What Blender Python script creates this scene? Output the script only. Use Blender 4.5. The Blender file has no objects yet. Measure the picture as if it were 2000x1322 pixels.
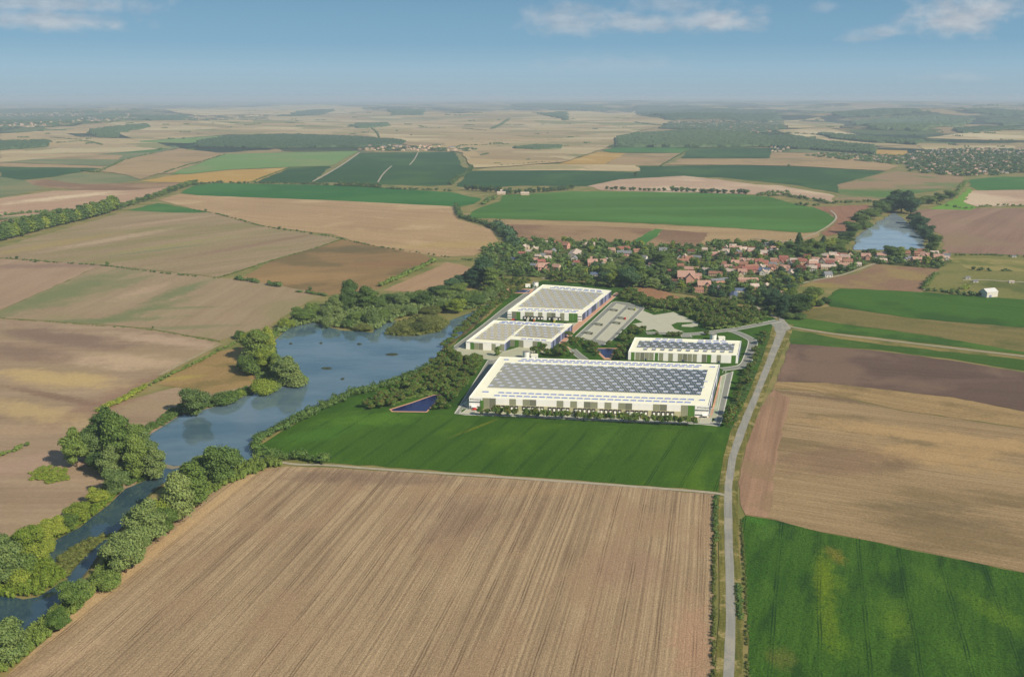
import bpy, math, random
import numpy as np
from mathutils import Vector, geometry
random.seed(7); RNG = np.random.default_rng(11)
S = bpy.context.scene; COL = S.collection
R = math.radians

# ------------------------------------------------------------------ camera
F = 1800.0; CH = 300.0; PITCH = math.atan(471.0/F)
cam = bpy.data.objects.new('camera', bpy.data.cameras.new('camera')); COL.objects.link(cam)
cam.location = (0, 0, CH); cam.rotation_euler = (math.pi/2-PITCH, 0, 0)
cam.data.sensor_width = 36; cam.data.lens = 36*F/2000; cam.data.clip_start = 1; cam.data.clip_end = 300000
S.camera = cam

# ------------------------------------------------------------------ light and sky
SUN_AZ, SUN_EL = 130.0, 35.0            # clockwise from +Y, and above the horizon
sd = Vector((math.sin(R(SUN_AZ))*math.cos(R(SUN_EL)), math.cos(R(SUN_AZ))*math.cos(R(SUN_EL)), math.sin(R(SUN_EL))))
sl = bpy.data.lights.new('sun', 'SUN'); sl.energy = 4.8; sl.angle = R(0.6); sl.color = (1, .885, .74)
so = bpy.data.objects.new('sun', sl); COL.objects.link(so); so.location = (500, -500, 800)
so.rotation_euler = sd.to_track_quat('Z', 'Y').to_euler()
S.view_settings.view_transform = 'Standard'; S.view_settings.look = 'None'
S.view_settings.exposure = 0.2; S.view_settings.gamma = 1.0; S.view_settings.use_curve_mapping = False

class NT:
    """small helper that writes node trees as expressions"""
    def __init__(s, nt): s.nt = nt; nt.nodes.clear()
    def n(s, t, **kw):
        o = s.nt.nodes.new(t)
        for k, v in kw.items(): setattr(o, k, v)
        return o
    def put(s, sock, v):
        if isinstance(v, bpy.types.NodeSocket): s.nt.links.new(v, sock)
        elif v is not None:
            if hasattr(sock.default_value, '__len__') and not hasattr(v, '__len__'): v = [v]*len(sock.default_value)
            if hasattr(sock.default_value, '__len__') and len(sock.default_value) == 4 and len(v) == 3: v = (*v, 1)
            sock.default_value = v
    def m(s, op, a, b=None, c=None, clamp=False):
        o = s.n('ShaderNodeMath', operation=op, use_clamp=clamp)
        for i, v in enumerate((a, b, c)): s.put(o.inputs[i], v)
        return o.outputs[0]
    def vm(s, op, a, b=None):
        o = s.n('ShaderNodeVectorMath', operation=op); s.put(o.inputs[0], a)
        if b is not None:
            s.put(o.inputs[3] if op == 'SCALE' else o.inputs[1], b)
        return o.outputs['Value'] if op in ('DOT_PRODUCT', 'LENGTH', 'DISTANCE') else o.outputs[0]
    def comb(s, x, y, z=0.0):
        o = s.n('ShaderNodeCombineXYZ')
        for i, v in enumerate((x, y, z)): s.put(o.inputs[i], v)
        return o.outputs[0]
    def sep(s, v):
        o = s.n('ShaderNodeSeparateXYZ'); s.put(o.inputs[0], v); return o.outputs
    def noise(s, vec, scale=1.0, detail=2.0, rough=.5, dist=0.0, dim='3D'):
        o = s.n('ShaderNodeTexNoise', noise_dimensions=dim); s.put(o.inputs['Vector'], vec)
        s.put(o.inputs['Scale'], scale); s.put(o.inputs['Detail'], detail); s.put(o.inputs['Roughness'], rough); s.put(o.inputs['Distortion'], dist)
        return o.outputs['Fac']
    def rng(s, v, a, b, c=0.0, d=1.0, smooth=False):
        o = s.n('ShaderNodeMapRange', interpolation_type='SMOOTHSTEP' if smooth else 'LINEAR', clamp=True)
        for i, x in enumerate((v, a, b, c, d)): s.put(o.inputs[i], x)
        return o.outputs[0]
    def mix(s, f, a, b, mode='MIX'):
        o = s.n('ShaderNodeMix', data_type='RGBA', blend_type=mode)
        s.put(o.inputs[0], f); s.put(o.inputs[6], a); s.put(o.inputs[7], b); return o.outputs[2]
    def out(s, sh, vol=None):
        o = s.n('ShaderNodeOutputMaterial')
        if sh is not None: s.nt.links.new(sh, o.inputs[0])
        if vol is not None: s.nt.links.new(vol, o.inputs[1])
    def bsdf(s, col, rough=.8, bump=None, bstr=.3, bdist=1.0, spec=.3, **kw):
        o = s.n('ShaderNodeBsdfPrincipled'); s.put(o.inputs['Base Color'], col); s.put(o.inputs['Roughness'], rough)
        s.put(o.inputs['Specular IOR Level'], spec)
        for k, v in kw.items(): s.put(o.inputs[k.replace('_', ' ')], v)
        if bump is not None:
            b = s.n('ShaderNodeBump'); s.put(b.inputs['Strength'], bstr); s.put(b.inputs['Distance'], bdist); s.put(b.inputs['Height'], bump)
            s.nt.links.new(b.outputs[0], o.inputs['Normal'])
        return o.outputs[0]

W = bpy.data.worlds.new('World'); S.world = W; W.use_nodes = True
w = NT(W.node_tree)
sky = w.n('ShaderNodeTexSky', sky_type='NISHITA', sun_disc=False, sun_elevation=R(SUN_EL), sun_rotation=R(SUN_AZ), altitude=300, air_density=1.0, dust_density=1.6, ozone_density=2.0)
SKY_STR = 0.09
hs = w.n('ShaderNodeHueSaturation'); w.put(hs.inputs['Saturation'], 1.05); w.nt.links.new(sky.outputs[0], hs.inputs['Color'])
gv = w.n('ShaderNodeTexCoord').outputs['Generated']
gx, gy, gz = w.sep(gv)
el = w.m('MULTIPLY', w.m('ARCSINE', gz), 57.2958); az = w.m('MULTIPLY', w.m('ARCTAN2', gx, gy), 57.2958)
# air light: the sky deepens from a milky horizon to a stronger blue higher up, all the way round
grad = w.rng(el, -1.0, 26.0, 0, 1)
rampn = w.n('ShaderNodeValToRGB'); cr = rampn.color_ramp
SKYR = [(0.0, (.56, .76, .90)), (.05, (.56, .78, .94)), (.096, (.48, .77, 1.0)), (.15, (.30, .61, .89)), (.26, (.22, .48, .75)), (1.0, (.19, .31, .47))]
cr.elements[0].position = 0; cr.elements[0].color = (*SKYR[0][1], 1); cr.elements[1].position = 1; cr.elements[1].color = (*SKYR[-1][1], 1)
for p, c in SKYR[1:-1]:
    e = cr.elements.new(p); e.color = (*c, 1)
w.put(rampn.inputs[0], grad)
air = w.vm('SCALE', rampn.outputs[0], 6.2)
skyc = w.mix(0.85, hs.outputs[0], air)
# clouds: flat-based cumulus scattered over the whole sky, a few of them at known directions
def azel(u, v):
    x = (u-1000)/F; t = (661-v)/F
    d = Vector((x, math.cos(PITCH)+t*math.sin(PITCH), -math.sin(PITCH)+t*math.cos(PITCH))).normalized()
    return math.degrees(math.atan2(d.x, d.y)), math.degrees(math.asin(d.z))
cn = w.noise(w.comb(w.m('MULTIPLY', az, .8), w.m('MULTIPLY', el, 1.2)), 1.0, 5, .52, .25)
cn2 = w.noise(w.comb(w.m('MULTIPLY', az, .10), w.m('MULTIPLY', el, .28), 3.0), 1.0, 3, .5)
mask = w.rng(w.m('ADD', cn2, w.m('MULTIPLY', w.m('SUBTRACT', cn, .5), .35)), .60, .74, 0, .75, True)
mask = w.m('MULTIPLY', mask, w.rng(el, 6.6, 9.0))
for (u, v, ru, rv, k) in [(70, 6, 240, 34, .6), (80, 42, 170, 28, .7), (1110, 42, 100, 40, .55), (1250, 48, 180, 24, .6), (1400, 46, 95, 27, .8), (1320, 12, 110, 26, .4),
                          (1880, 34, 125, 50, .9), (1730, 66, 60, 15, .5), (1690, 76, 60, 10, .4), (1180, 128, 170, 22, .18), (1860, 152, 120, 12, .22), (1480, 24, 30, 12, .3), (1610, 14, 28, 16, .25)]:
    a0, e0 = azel(u, v); a1, _ = azel(u+ru, v); _, e1 = azel(u, v-rv)
    dx = w.m('DIVIDE', w.m('SUBTRACT', az, a0), a1-a0); dy = w.m('DIVIDE', w.m('SUBTRACT', el, e0), e1-e0)
    dy = w.m('MULTIPLY', dy, w.rng(dy, -.2, .2, 1.35, .9))
    d = w.m('SQRT', w.m('ADD', w.m('MULTIPLY', dx, dx), w.m('MULTIPLY', dy, dy)))
    d = w.m('ADD', d, w.m('MULTIPLY', w.m('SUBTRACT', .5, cn), 1.9))
    mask = w.m('MAXIMUM', mask, w.m('MULTIPLY', w.rng(d, 1.3, .05, 0, 1, True), k))
ccol = w.mix(w.rng(w.noise(w.comb(w.m('MULTIPLY', az, .6), w.m('MULTIPLY', el, 1.5), 7.), 1.0, 4, .55), .38, .6), (4.0, 4.5, 5.1), (5.4, 5.7, 6.0))
skyc = w.mix(mask, skyc, ccol)
bg = w.n('ShaderNodeBackground'); w.put(bg.inputs[0], skyc); bg.inputs[1].default_value = SKY_STR
wo = w.n('ShaderNodeOutputWorld'); w.nt.links.new(bg.outputs[0], wo.inputs[0])

# ------------------------------------------------------------------ colours
K = 0.74
def L1(c): c /= 255.0; return c/12.92 if c <= .04045 else ((c+.055)/1.055)**2.4
def C(r, g, b, k=None): k = K if k is None else k; return (L1(r)*k, L1(g)*k, L1(b)*k)

# ------------------------------------------------------------------ terrain
TW = [(2*math.pi/l*math.cos(a), 2*math.pi/l*math.sin(a), p, A) for l, a, p, A in
      [(5200, .4, 1.0, 20), (3700, 1.9, 2.2, 16), (2600, 2.9, .3, 11), (1900, .9, 4.0, 8), (1300, 2.3, 5.1, 4.5), (8200, 1.2, 3.3, 20)]]
def hgt(x, y):
    x = np.asarray(x, float); y = np.asarray(y, float)
    r = np.hypot(x, y); t = np.clip((r-5600)/6500, 0, 1); t = t*t*(3-2*t)
    h = sum(A*np.sin(kx*x+ky*y+p) for kx, ky, p, A in TW)+34
    t2 = np.clip((r-16000)/16000, 0, 1)
    far = t2*(58+24*np.sin(x/5200.+.6)+12*np.sin(x/2100.+2)+26*np.clip(x/15000., -1, 1))
    rt_ = np.clip((x-500)/3500., 0, 1); return np.maximum(t*h*(.85+.75*rt_)*np.clip(1.15-.15*r/12000, .6, 1)+far, 0)
def ray(u, v):
    x = (u-1000)/F; t = (661-v)/F
    return x, math.cos(PITCH)+t*math.sin(PITCH), -math.sin(PITCH)+t*math.cos(PITCH)
def P(u, v, z=0.0):
    """the point of the ground (or of the level z) seen at photograph position u, v"""
    dx, dy, dz = ray(u, v)
    dz = min(dz, -0.0045)
    t = (z-CH)/dz
    if z == 0 and t*math.hypot(dx, dy) > 5600:
        ts = np.concatenate([np.geomspace(5000, 65000, 700)])
        ts = ts/math.hypot(dx, dy)
        hh = hgt(dx*ts, dy*ts); below = np.nonzero(CH+dz*ts <= hh)[0]
        if len(below): t = float(ts[below[0]])
        else: t = float(ts[-1])
    return (dx*t, dy*t)
def PP(pts, z=0.0): return [P(u, v, z) for u, v in pts]
def mpp(v): # metres per photograph pixel at image row v
    dx, dy, dz = ray(1000, v); return CH/-dz/F

# ------------------------------------------------------------------ mesh builder
class MB:
    def __init__(s): s.v = []; s.f = []; s.n = 0
    def add(s, v, f, mat=0):
        v = np.asarray(v, float).reshape(-1, 3); f = np.asarray(f, int)
        s.v.append(v); s.f.append((f+s.n, mat)); s.n += len(v); return s
    def box(s, c, size, rot=0.0, mat=0, taper=1.0):
        sx, sy, sz = [k/2 for k in size]
        p = np.array([(-sx, -sy, -sz), (sx, -sy, -sz), (sx, sy, -sz), (-sx, sy, -sz), (-sx*taper, -sy*taper, sz), (sx*taper, -sy*taper, sz), (sx*taper, sy*taper, sz), (-sx*taper, sy*taper, sz)])
        ca, sa = math.cos(rot), math.sin(rot)
        p = np.c_[p[:, 0]*ca-p[:, 1]*sa, p[:, 0]*sa+p[:, 1]*ca, p[:, 2]]+np.array(c)
        return s.add(p, [(0, 3, 2, 1), (4, 5, 6, 7), (0, 1, 5, 4), (1, 2, 6, 5), (2, 3, 7, 6), (3, 0, 4, 7)], mat)
    def tube(s, p0, p1, r0, r1, n=6, mat=0):
        p0, p1 = np.array(p0, float), np.array(p1, float); d = p1-p0; d /= np.linalg.norm(d)+1e-9
        a = np.cross(d, (0, 0, 1) if abs(d[2]) < .9 else (1, 0, 0)); a /= np.linalg.norm(a); b = np.cross(d, a)
        th = np.arange(n)*2*math.pi/n
        ring = np.outer(np.cos(th), a)+np.outer(np.sin(th), b)
        s.add(np.r_[p0+ring*r0, p1+ring*r1], [(i, (i+1) % n, n+(i+1) % n, n+i) for i in range(n)], mat)
        s.add(p1+ring*r1, [tuple(range(n))], mat); return s
    def build(s, name, mats, parent=None, smooth=False, origin=None):
        me = mesh_np(s, name, mats, smooth, origin if origin is not None else (parent['_o'] if parent is not None and '_o' in parent else None))
        return link(name, me, parent)
def mesh_np(s, name, mats, smooth=False, origin=None):
    v = np.concatenate(s.v)
    if origin is not None: v = v-np.array(origin)
    me = bpy.data.meshes.new(name)
    tot = np.concatenate([np.full(len(f), f.shape[1] if f.ndim > 1 else len(f)) for f, m in s.f])
    idx = np.concatenate([f.ravel() for f, m in s.f]); mi = np.concatenate([np.full(len(f), m) for f, m in s.f])
    me.vertices.add(len(v)); me.vertices.foreach_set('co', v.ravel().astype(np.float32))
    me.loops.add(len(idx)); me.loops.foreach_set('vertex_index', idx.astype(np.int32))
    me.polygons.add(len(tot)); st = np.concatenate([[0], np.cumsum(tot)[:-1]])
    me.polygons.foreach_set('loop_start', st.astype(np.int32)); me.polygons.foreach_set('material_index', mi.astype(np.int32))
    me.polygons.foreach_set('use_smooth', np.full(len(tot), smooth))
    for m in (mats if isinstance(mats, (list, tuple)) else [mats]): me.materials.append(m)
    me.update(calc_edges=True); me.validate()
    return me
def link(name, data, parent=None):
    o = bpy.data.objects.new(name, data); COL.objects.link(o)
    if parent is not None: o.parent = parent
    return o
def tag(o, label=None, cat=None, group=None, kind=None):
    if label: o['label'] = label
    if cat: o['category'] = cat
    if group: o['group'] = group
    if kind: o['kind'] = kind
    return o
def empty(name, loc, rz=0.0):
    o = link(name, None); o.location = loc; o.rotation_euler = (0, 0, rz); o.empty_display_size = .5; return o
def own_mat(o, m, slot=0):
    o.material_slots[slot].link = 'OBJECT'; o.material_slots[slot].material = m
def copy_tree(o, parent=None):
    c = o.copy(); COL.objects.link(c); c.parent = parent
    for ch in o.children: copy_tree(ch, c)
    return c
def ordn(i):
    w_ = ['first', 'second', 'third', 'fourth', 'fifth', 'sixth', 'seventh', 'eighth', 'ninth', 'tenth', 'eleventh', 'twelfth']
    if i < 12: return w_[i]
    k = i+1; return f"{k}{'th' if 10 < k % 100 < 20 else {1:'st',2:'nd',3:'rd'}.get(k % 10, 'th')}"

# ------------------------------------------------------------------ materials
def M(name): m = bpy.data.materials.new(name); m.use_nodes = True; return m, NT(m.node_tree)
def plain(name, col, rough=.7, var=.12, scale=.4, spec=.3, metal=0.0, bump=0.0):
    m, t = M(name); p = t.n('ShaderNodeNewGeometry').outputs['Position']
    n = t.noise(p, scale, 4, .6)
    c = t.mix(t.rng(n, .3, .7), tuple(k*(1-var) for k in col), tuple(min(1, k*(1+var)) for k in col))
    t.out(t.bsdf(c, rough, n if bump else None, bump, .3, spec, Metallic=metal)); return m
def dirang(a, b):
    p, q = P(*a), P(*b); return math.atan2(q[0]-p[0], q[1]-p[1])
def field_mat(name, a, b, c=None, row=None, ang=.23, roww=3.0, rowl=160., strip=16., stripamt=.6, rowamt=.5, patch=150., pstretch=1.0, plo=.5, phi=.62, cam_=.8,
              grain=1.6, grainamt=.22, blobs=(), tram=None, bump=0.0, dark=None):
    m, t = M(name); pos = t.n('ShaderNodeNewGeometry').outputs['Position']
    if row: ang = dirang(*row)
    wob = t.m('MULTIPLY', t.m('SUBTRACT', t.noise(pos, 1/150., 2), .5), roww*2.2)
    xr = t.m('ADD', t.vm('DOT_PRODUCT', pos, (math.cos(ang), -math.sin(ang), 0)), wob)
    yr = t.vm('DOT_PRODUCT', pos, (math.sin(ang), math.cos(ang), 0))
    n1 = t.noise(t.comb(t.m('DIVIDE', xr, roww), t.m('DIVIDE', yr, rowl)), 1, 2, .6)
    n2 = t.noise(t.comb(t.m('DIVIDE', xr, strip), t.m('DIVIDE', yr, rowl*2.5), 5.), 1, 3, .6)
    f = t.m('ADD', t.m('MULTIPLY', t.rng(n1, .34, .66), rowamt), t.m('MULTIPLY', t.rng(n2, .36, .64), stripamt))
    f = t.m('ADD', f, (1-rowamt-stripamt)/2, clamp=True)
    col = t.mix(f, a, b)
    big = t.noise(t.comb(t.m('DIVIDE', xr, patch/pstretch), t.m('DIVIDE', yr, patch*pstretch), 9.), 1, 4, .55)
    col = t.mix(.28, col, t.mix(t.rng(big, .35, .65), a, b))
    if c: 
        pn = t.noise(t.comb(t.m('DIVIDE', xr, patch/pstretch), t.m('DIVIDE', yr, patch*pstretch), 1.), 1, 4, .58)
        col = t.mix(t.m('MULTIPLY', t.rng(pn, plo, phi, 0, 1, True), cam_), col, c)
    for (uv, ru, rv, rot, bc, k) in blobs:     # patches of soil of another tone: centre, half sizes in metres, direction, colour, amount
        q = P(*uv); ar = dirang(*rot) if isinstance(rot, tuple) else rot
        d = t.vm('SUBTRACT', pos, (q[0], q[1], 0))
        al = t.m('DIVIDE', t.vm('DOT_PRODUCT', d, (math.sin(ar), math.cos(ar), 0)), ru); ac = t.m('DIVIDE', t.vm('DOT_PRODUCT', d, (math.cos(ar), -math.sin(ar), 0)), rv)
        dd = t.m('SQRT', t.m('ADD', t.m('MULTIPLY', al, al), t.m('MULTIPLY', ac, ac)))
        dd = t.m('ADD', dd, t.m('MULTIPLY', t.m('SUBTRACT', t.noise(pos, 2.2/min(ru, rv)/1.6, 5, .68), .5), 1.9))
        col = t.mix(t.m('MULTIPLY', t.rng(dd, 1.15, .25, 0, 1, True), k), col, bc)
    if tram:
        sp, wd, tang, tcol, tk = tram
        ta = dirang(*tang) if isinstance(tang, tuple) else tang
        tx = t.m('ADD', t.vm('DOT_PRODUCT', pos, (math.cos(ta), -math.sin(ta), 0)), t.m('MULTIPLY', t.m('SUBTRACT', t.noise(pos, 1/70., 2), .5), 3))
        fr = t.m('MULTIPLY', t.m('FRACT', t.m('DIVIDE', tx, sp)), sp)
        l1 = t.m('LESS_THAN', fr, wd); l2 = t.m('MULTIPLY', t.m('GREATER_THAN', fr, wd*2.2), t.m('LESS_THAN', fr, wd*3.2))
        tm = t.m('MULTIPLY', t.m('ADD', l1, l2, clamp=True), t.rng(t.noise(pos, .03, 3), .38, .6, .25, 1))
        col = t.mix(t.m('MULTIPLY', tm, tk), col, tcol)
    g = t.noise(pos, 1/grain, 5, .68)
    if dark:
        col = t.mix(t.m('MULTIPLY', t.rng(t.noise(pos, 1/(grain*1.9), 4, .7), .56, .70), .8), col, dark)
    col = t.mix(1.0, col, t.rng(g, .28, .72, 1-grainamt, 1+grainamt), 'MULTIPLY')
    t.out(t.bsdf(col, .95, t.m('ADD', g, t.m('MULTIPLY', n1, .7)) if bump else None, .55, bump, .1)); return m
def leaf_mat(name, a, b, c=None, rough=.62, amt=.5):
    m, t = M(name); oi = t.n('ShaderNodeObjectInfo').outputs['Random']; g = t.n('ShaderNodeNewGeometry'); tc = t.n('ShaderNodeTexCoord').outputs['Object']
    n = t.noise(g.outputs['Position'], .22, 3, .6); isl = g.outputs['Random Per Island']
    f = t.m('ADD', t.m('MULTIPLY', oi, .45), t.m('MULTIPLY', isl, .35)); f = t.m('ADD', f, t.m('MULTIPLY', t.m('SUBTRACT', n, .4), .7), clamp=True)
    col = t.mix(f, a, b)
    if c: col = t.mix(t.m('MULTIPLY', t.rng(t.m('ADD', t.m('MULTIPLY', isl, .3), t.m('MULTIPLY', t.noise(g.outputs['Position'], .35, 2), .9)), .54, .74), amt), col, c)
    t.out(t.bsdf(col, rough, spec=.25)); return m

MG = {
 'dark': leaf_mat('dark_leaves', C(50, 84, 40), C(116, 144, 68)),
 'mid': leaf_mat('mid_leaves', C(62, 100, 40), C(144, 164, 76)),
 'light': leaf_mat('yellow_green_leaves', C(92, 126, 36), C(180, 188, 74)),
 'willow': leaf_mat('grey_green_leaves', C(76, 108, 54), C(160, 176, 100)),
 'blue': leaf_mat('blue_green_leaves', C(40, 76, 54), C(98, 132, 80)),
 'young': leaf_mat('young_leaves', C(64, 110, 34), C(110, 148, 54), C(132, 92, 60), amt=.655),
 'reed': leaf_mat('reed_leaves', C(78, 96, 40), C(142, 146, 72)),
}
bark = plain('bark', C(92, 74, 56), .9, .3, 3.0)

# ------------------------------------------------------------------ ground
def ground():
    radii = np.concatenate([[1.0], np.geomspace(120, 70000, 150)]); n = 300
    th = np.arange(n)*2*math.pi/n
    X = np.outer(radii, np.sin(th)); Y = np.outer(radii, np.cos(th)); Z = hgt(X, Y)
    v = np.c_[X.ravel(), Y.ravel(), Z.ravel()]
    i, j = np.meshgrid(np.arange(len(radii)-1), np.arange(n), indexing='ij'); j2 = (j+1) % n
    q = np.c_[(i*n+j).ravel(), (i*n+j2).ravel(), ((i+1)*n+j2).ravel(), ((i+1)*n+j).ravel()]
    mb = MB(); mb.add(v, q[:, ::-1]); mb.add(v[:n], [tuple(range(n))])
    m, t = M('farmland'); pos = t.n('ShaderNodeNewGeometry').outputs['Position']; r = t.vm('LENGTH', pos)
    wp = t.vm('ADD', pos, t.vm('SCALE', t.comb(t.noise(pos, 1/700., 2), t.noise(t.vm('ADD', pos, (999, 0, 0)), 1/700., 2)), 500.))
    x, y, z = t.sep(wp)
    def vor(sx, sy, feat='F1'):
        o = t.n('ShaderNodeTexVoronoi', feature=feat, voronoi_dimensions='2D'); t.put(o.inputs['Vector'], t.comb(t.m('DIVIDE', x, sx), t.m('DIVIDE', y, sy))); t.put(o.inputs['Scale'], 1.); return o
    vc = vor(620, 780); cv = t.sep(vc.outputs['Color'])[0]
    rp = t.n('ShaderNodeValToRGB'); e = rp.color_ramp; e.interpolation = 'CONSTANT'
    cols = [(0, C(172, 152, 108)), (.16, C(190, 168, 120)), (.30, C(148, 134, 90)), (.44, C(84, 110, 62)), (.54, C(176, 152, 106)), (.68, C(108, 126, 74)), (.80, C(52, 80, 50)), (.92, C(200, 180, 136))]
    e.elements[0].position = 0; e.elements[0].color = (*cols[0][1], 1); e.elements[1].position = cols[1][0]; e.elements[1].color = (*cols[1][1], 1)
    for p_, c_ in cols[2:]: k = e.elements.new(p_); k.color = (*c_, 1)
    t.put(rp.inputs[0], cv)
    ed = vor(620, 780, 'DISTANCE_TO_EDGE').outputs['Distance']
    hedge = t.m('MULTIPLY', t.m('LESS_THAN', ed, .018), t.rng(t.noise(pos, 1/160., 2), .45, .6))
    wood = t.rng(t.noise(t.vm('MULTIPLY', pos, (1., .75, 1.)), 1/1700., 6, .62), .525, .55)
    far = t.mix(t.rng(t.noise(pos, 1/250., 3), .3, .7, 0, .25), rp.outputs[0], C(120, 104, 74))
    far = t.mix(hedge, far, C(50, 66, 40)); far = t.mix(wood, far, C(38, 60, 40))
    near = t.mix(t.rng(t.noise(pos, 1/45., 4), .35, .65), C(120, 128, 66), C(164, 148, 96))
    col = t.mix(t.rng(r, 5200, 5600), near, far)
    t.out(t.bsdf(col, .95, spec=.1))
    return tag(mb.build('ground', m, smooth=True), 'wide farmland ground reaching the hazy horizon', kind='structure')
ground()

LAYER = [0]
def densify(poly, step, amp, closed=True):
    out = []; n = len(poly)
    for i in range(n if closed else n-1):
        a, b = np.array(poly[i]), np.array(poly[(i+1) % n]); L = np.linalg.norm(b-a); k = max(1, min(60, int(L/step)))
        nrm = np.array([-(b-a)[1], (b-a)[0]])/(L+1e-9)
        for j in range(k): out.append(a+(b-a)*j/k+(nrm*RNG.normal(0, amp) if j else 0))
    if not closed: out.append(np.array(poly[-1]))
    return [tuple(p) for p in out]
def inside(poly, pts):
    poly = np.asarray(poly); x, y = pts[:, 0], pts[:, 1]; c = np.zeros(len(pts), bool); n = len(poly)
    for i in range(n):
        x0, y0 = poly[i]; x1, y1 = poly[i-1]
        k = ((y0 > y) != (y1 > y)) & (x < (x1-x0)*(y-y0)/(y1-y0+1e-12)+x0); c ^= k
    return c
def cdt(poly, cell, jit=.35):
    p = np.array(poly); lo, hi = p.min(0), p.max(0)
    cell = max(cell, math.sqrt(max(1, (hi-lo).prod())/16000))
    gx = np.arange(lo[0]+cell/2, hi[0], cell); gy = np.arange(lo[1]+cell/2, hi[1], cell)
    g = np.array(np.meshgrid(gx, gy)).reshape(2, -1).T
    if len(g): g = g+RNG.uniform(-jit, jit, g.shape)*cell; g = g[inside(poly, g)]
    pts = [Vector(q) for q in poly]+[Vector(q) for q in g]; n = len(poly)
    v, e, f, *_ = geometry.delaunay_2d_cdt(pts, [], [list(range(n))], 1, .01)
    v = np.array([tuple(q) for q in v]); return v, np.array([list(x) for x in f if len(x) == 3], int), n
def orient(v, f):
    a, b, c = v[f[:, 0]], v[f[:, 1]], v[f[:, 2]]
    s = (b[:, 0]-a[:, 0])*(c[:, 1]-a[:, 1])-(b[:, 1]-a[:, 1])*(c[:, 0]-a[:, 0]); f = f.copy(); f[s < 0] = f[s < 0][:, ::-1]; return f
def sheet(name, px, mat, z=None, amp=None, world=False, kind='structure', label=None, dens=True, drop=None):
    """a piece of ground lying as a sheet on the terrain"""
    poly = px if world else PP(px)
    r = np.hypot(*np.array(poly).T); rm = float(r.mean()); rx = float(r.max())
    if dens: poly = densify(poly, max(12, rm*.012), min(rm*.001, 4) if amp is None else amp)
    LAYER[0] += 1
    if z is None: z = (.02+.003*LAYER[0])*max(1, rm/900.)
    if rx < 5400: v, f, _ = cdt(poly, 1e9)
    else:
        v, f, _ = cdt(poly, max(45, rm*.012)); z += 1.5+max(0, rm-6000)*.0006
    f = orient(v, f); mb = MB(); mb.add(np.c_[v, (hgt(v[:, 0], v[:, 1]) if rx >= 5400 else np.zeros(len(v)))+z], f)
    o = mb.build(name, mat, origin=None); tag(o, label, kind=kind); return o
def ribbon_pts(pts, wdt):
    p = np.array(pts, float); d = np.gradient(p, axis=0); d /= np.linalg.norm(d, axis=1)[:, None]; nrm = np.c_[-d[:, 1], d[:, 0]]
    wv = np.asarray(wdt)/2 if np.ndim(wdt) == 0 else (np.asarray(wdt)/2)[:, None]
    return p+nrm*wv, p-nrm*wv
def smooth_line(pts, it=2):
    p = [np.array(q, float) for q in pts]
    for _ in range(it):
        o = [p[0]]
        for a, b in zip(p[:-1], p[1:]): o += [a*.75+b*.25, a*.25+b*.75]
        p = o+[p[-1]]
    return p
def ribbon(name, px, wdt, mat, z, world=False, label=None, kind='structure', thick=0.0, parent=None, it=2):
    pts = smooth_line(px if world else PP(px), it)
    a, b = ribbon_pts(pts, wdt); n = len(a); mb = MB()
    mb.add(np.r_[np.c_[a, np.full(n, z)], np.c_[b, np.full(n, z)]], [(n+i, n+i+1, i+1, i) for i in range(n-1)])
    if thick:
        for s in (a, b):
            mb.add(np.r_[np.c_[s, np.full(n, z)], np.c_[s, np.full(n, z-thick)]], [(i, i+1, n+i+1, n+i) for i in range(n-1)])
    o = mb.build(name, mat, parent); tag(o, label, kind=kind); return o

# ------------------------------------------------------------------ fields
NV = ((1395, 1322), (1400, 966))        # the direction the near fields are worked in
def fld(px, mat, **kw): return sheet('field', px, mat, **kw)
# --- far and middle distance, from the back to the front
def patch_mat(name, cols, sx, sy, edge=.35):
    m, t = M(name); pos = t.n('ShaderNodeNewGeometry').outputs['Position']
    wp = t.vm('ADD', pos, t.vm('SCALE', t.comb(t.noise(pos, 1/600., 2), t.noise(t.vm('ADD', pos, (777, 0, 0)), 1/600., 2)), 260.)); x, y, _ = t.sep(wp)
    vec = t.comb(t.m('DIVIDE', t.m('ADD', x, t.m('MULTIPLY', y, .22)), sx), t.m('DIVIDE', y, sy))
    o = t.n('ShaderNodeTexVoronoi', voronoi_dimensions='2D', distance='CHEBYCHEV'); t.put(o.inputs['Vector'], vec); t.put(o.inputs['Scale'], 1.)
    rp = t.n('ShaderNodeValToRGB'); e = rp.color_ramp; e.interpolation = 'CONSTANT'; n = len(cols)
    e.elements[0].position = 0; e.elements[0].color = (*cols[0], 1); e.elements[1].position = 1/n; e.elements[1].color = (*cols[1], 1)
    for i, c_ in enumerate(cols[2:]): k = e.elements.new((i+2)/n); k.color = (*c_, 1)
    cs = t.sep(o.outputs['Color']); t.put(rp.inputs[0], cs[0]); col = rp.outputs[0]
    col = t.mix(1.0, col, t.rng(cs[1], 0, 1, .86, 1.12), 'MULTIPLY')
    st = t.noise(t.vm('MULTIPLY', pos, (.0012, .012, 1)), 1, 4, .6); col = t.mix(t.rng(st, .35, .65, 0, .3), col, cols[0])
    d2 = t.n('ShaderNodeTexVoronoi', voronoi_dimensions='2D', feature='DISTANCE_TO_EDGE'); t.put(d2.inputs['Vector'], vec); t.put(d2.inputs['Scale'], 1.)
    hd = t.m('MULTIPLY', t.m('LESS_THAN', d2.outputs['Distance'], .022), t.rng(t.noise(pos, 1/140., 3), .5, .6)); col = t.mix(t.m('MULTIPLY', hd, edge*1.8), col, C(66, 84, 50))
    col = t.mix(1.0, col, t.rng(t.noise(pos, 1/28., 4, .65), .3, .7, .86, 1.12), 'MULTIPLY')
    t.out(t.bsdf(col, .95, spec=.1)); return m
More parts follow.
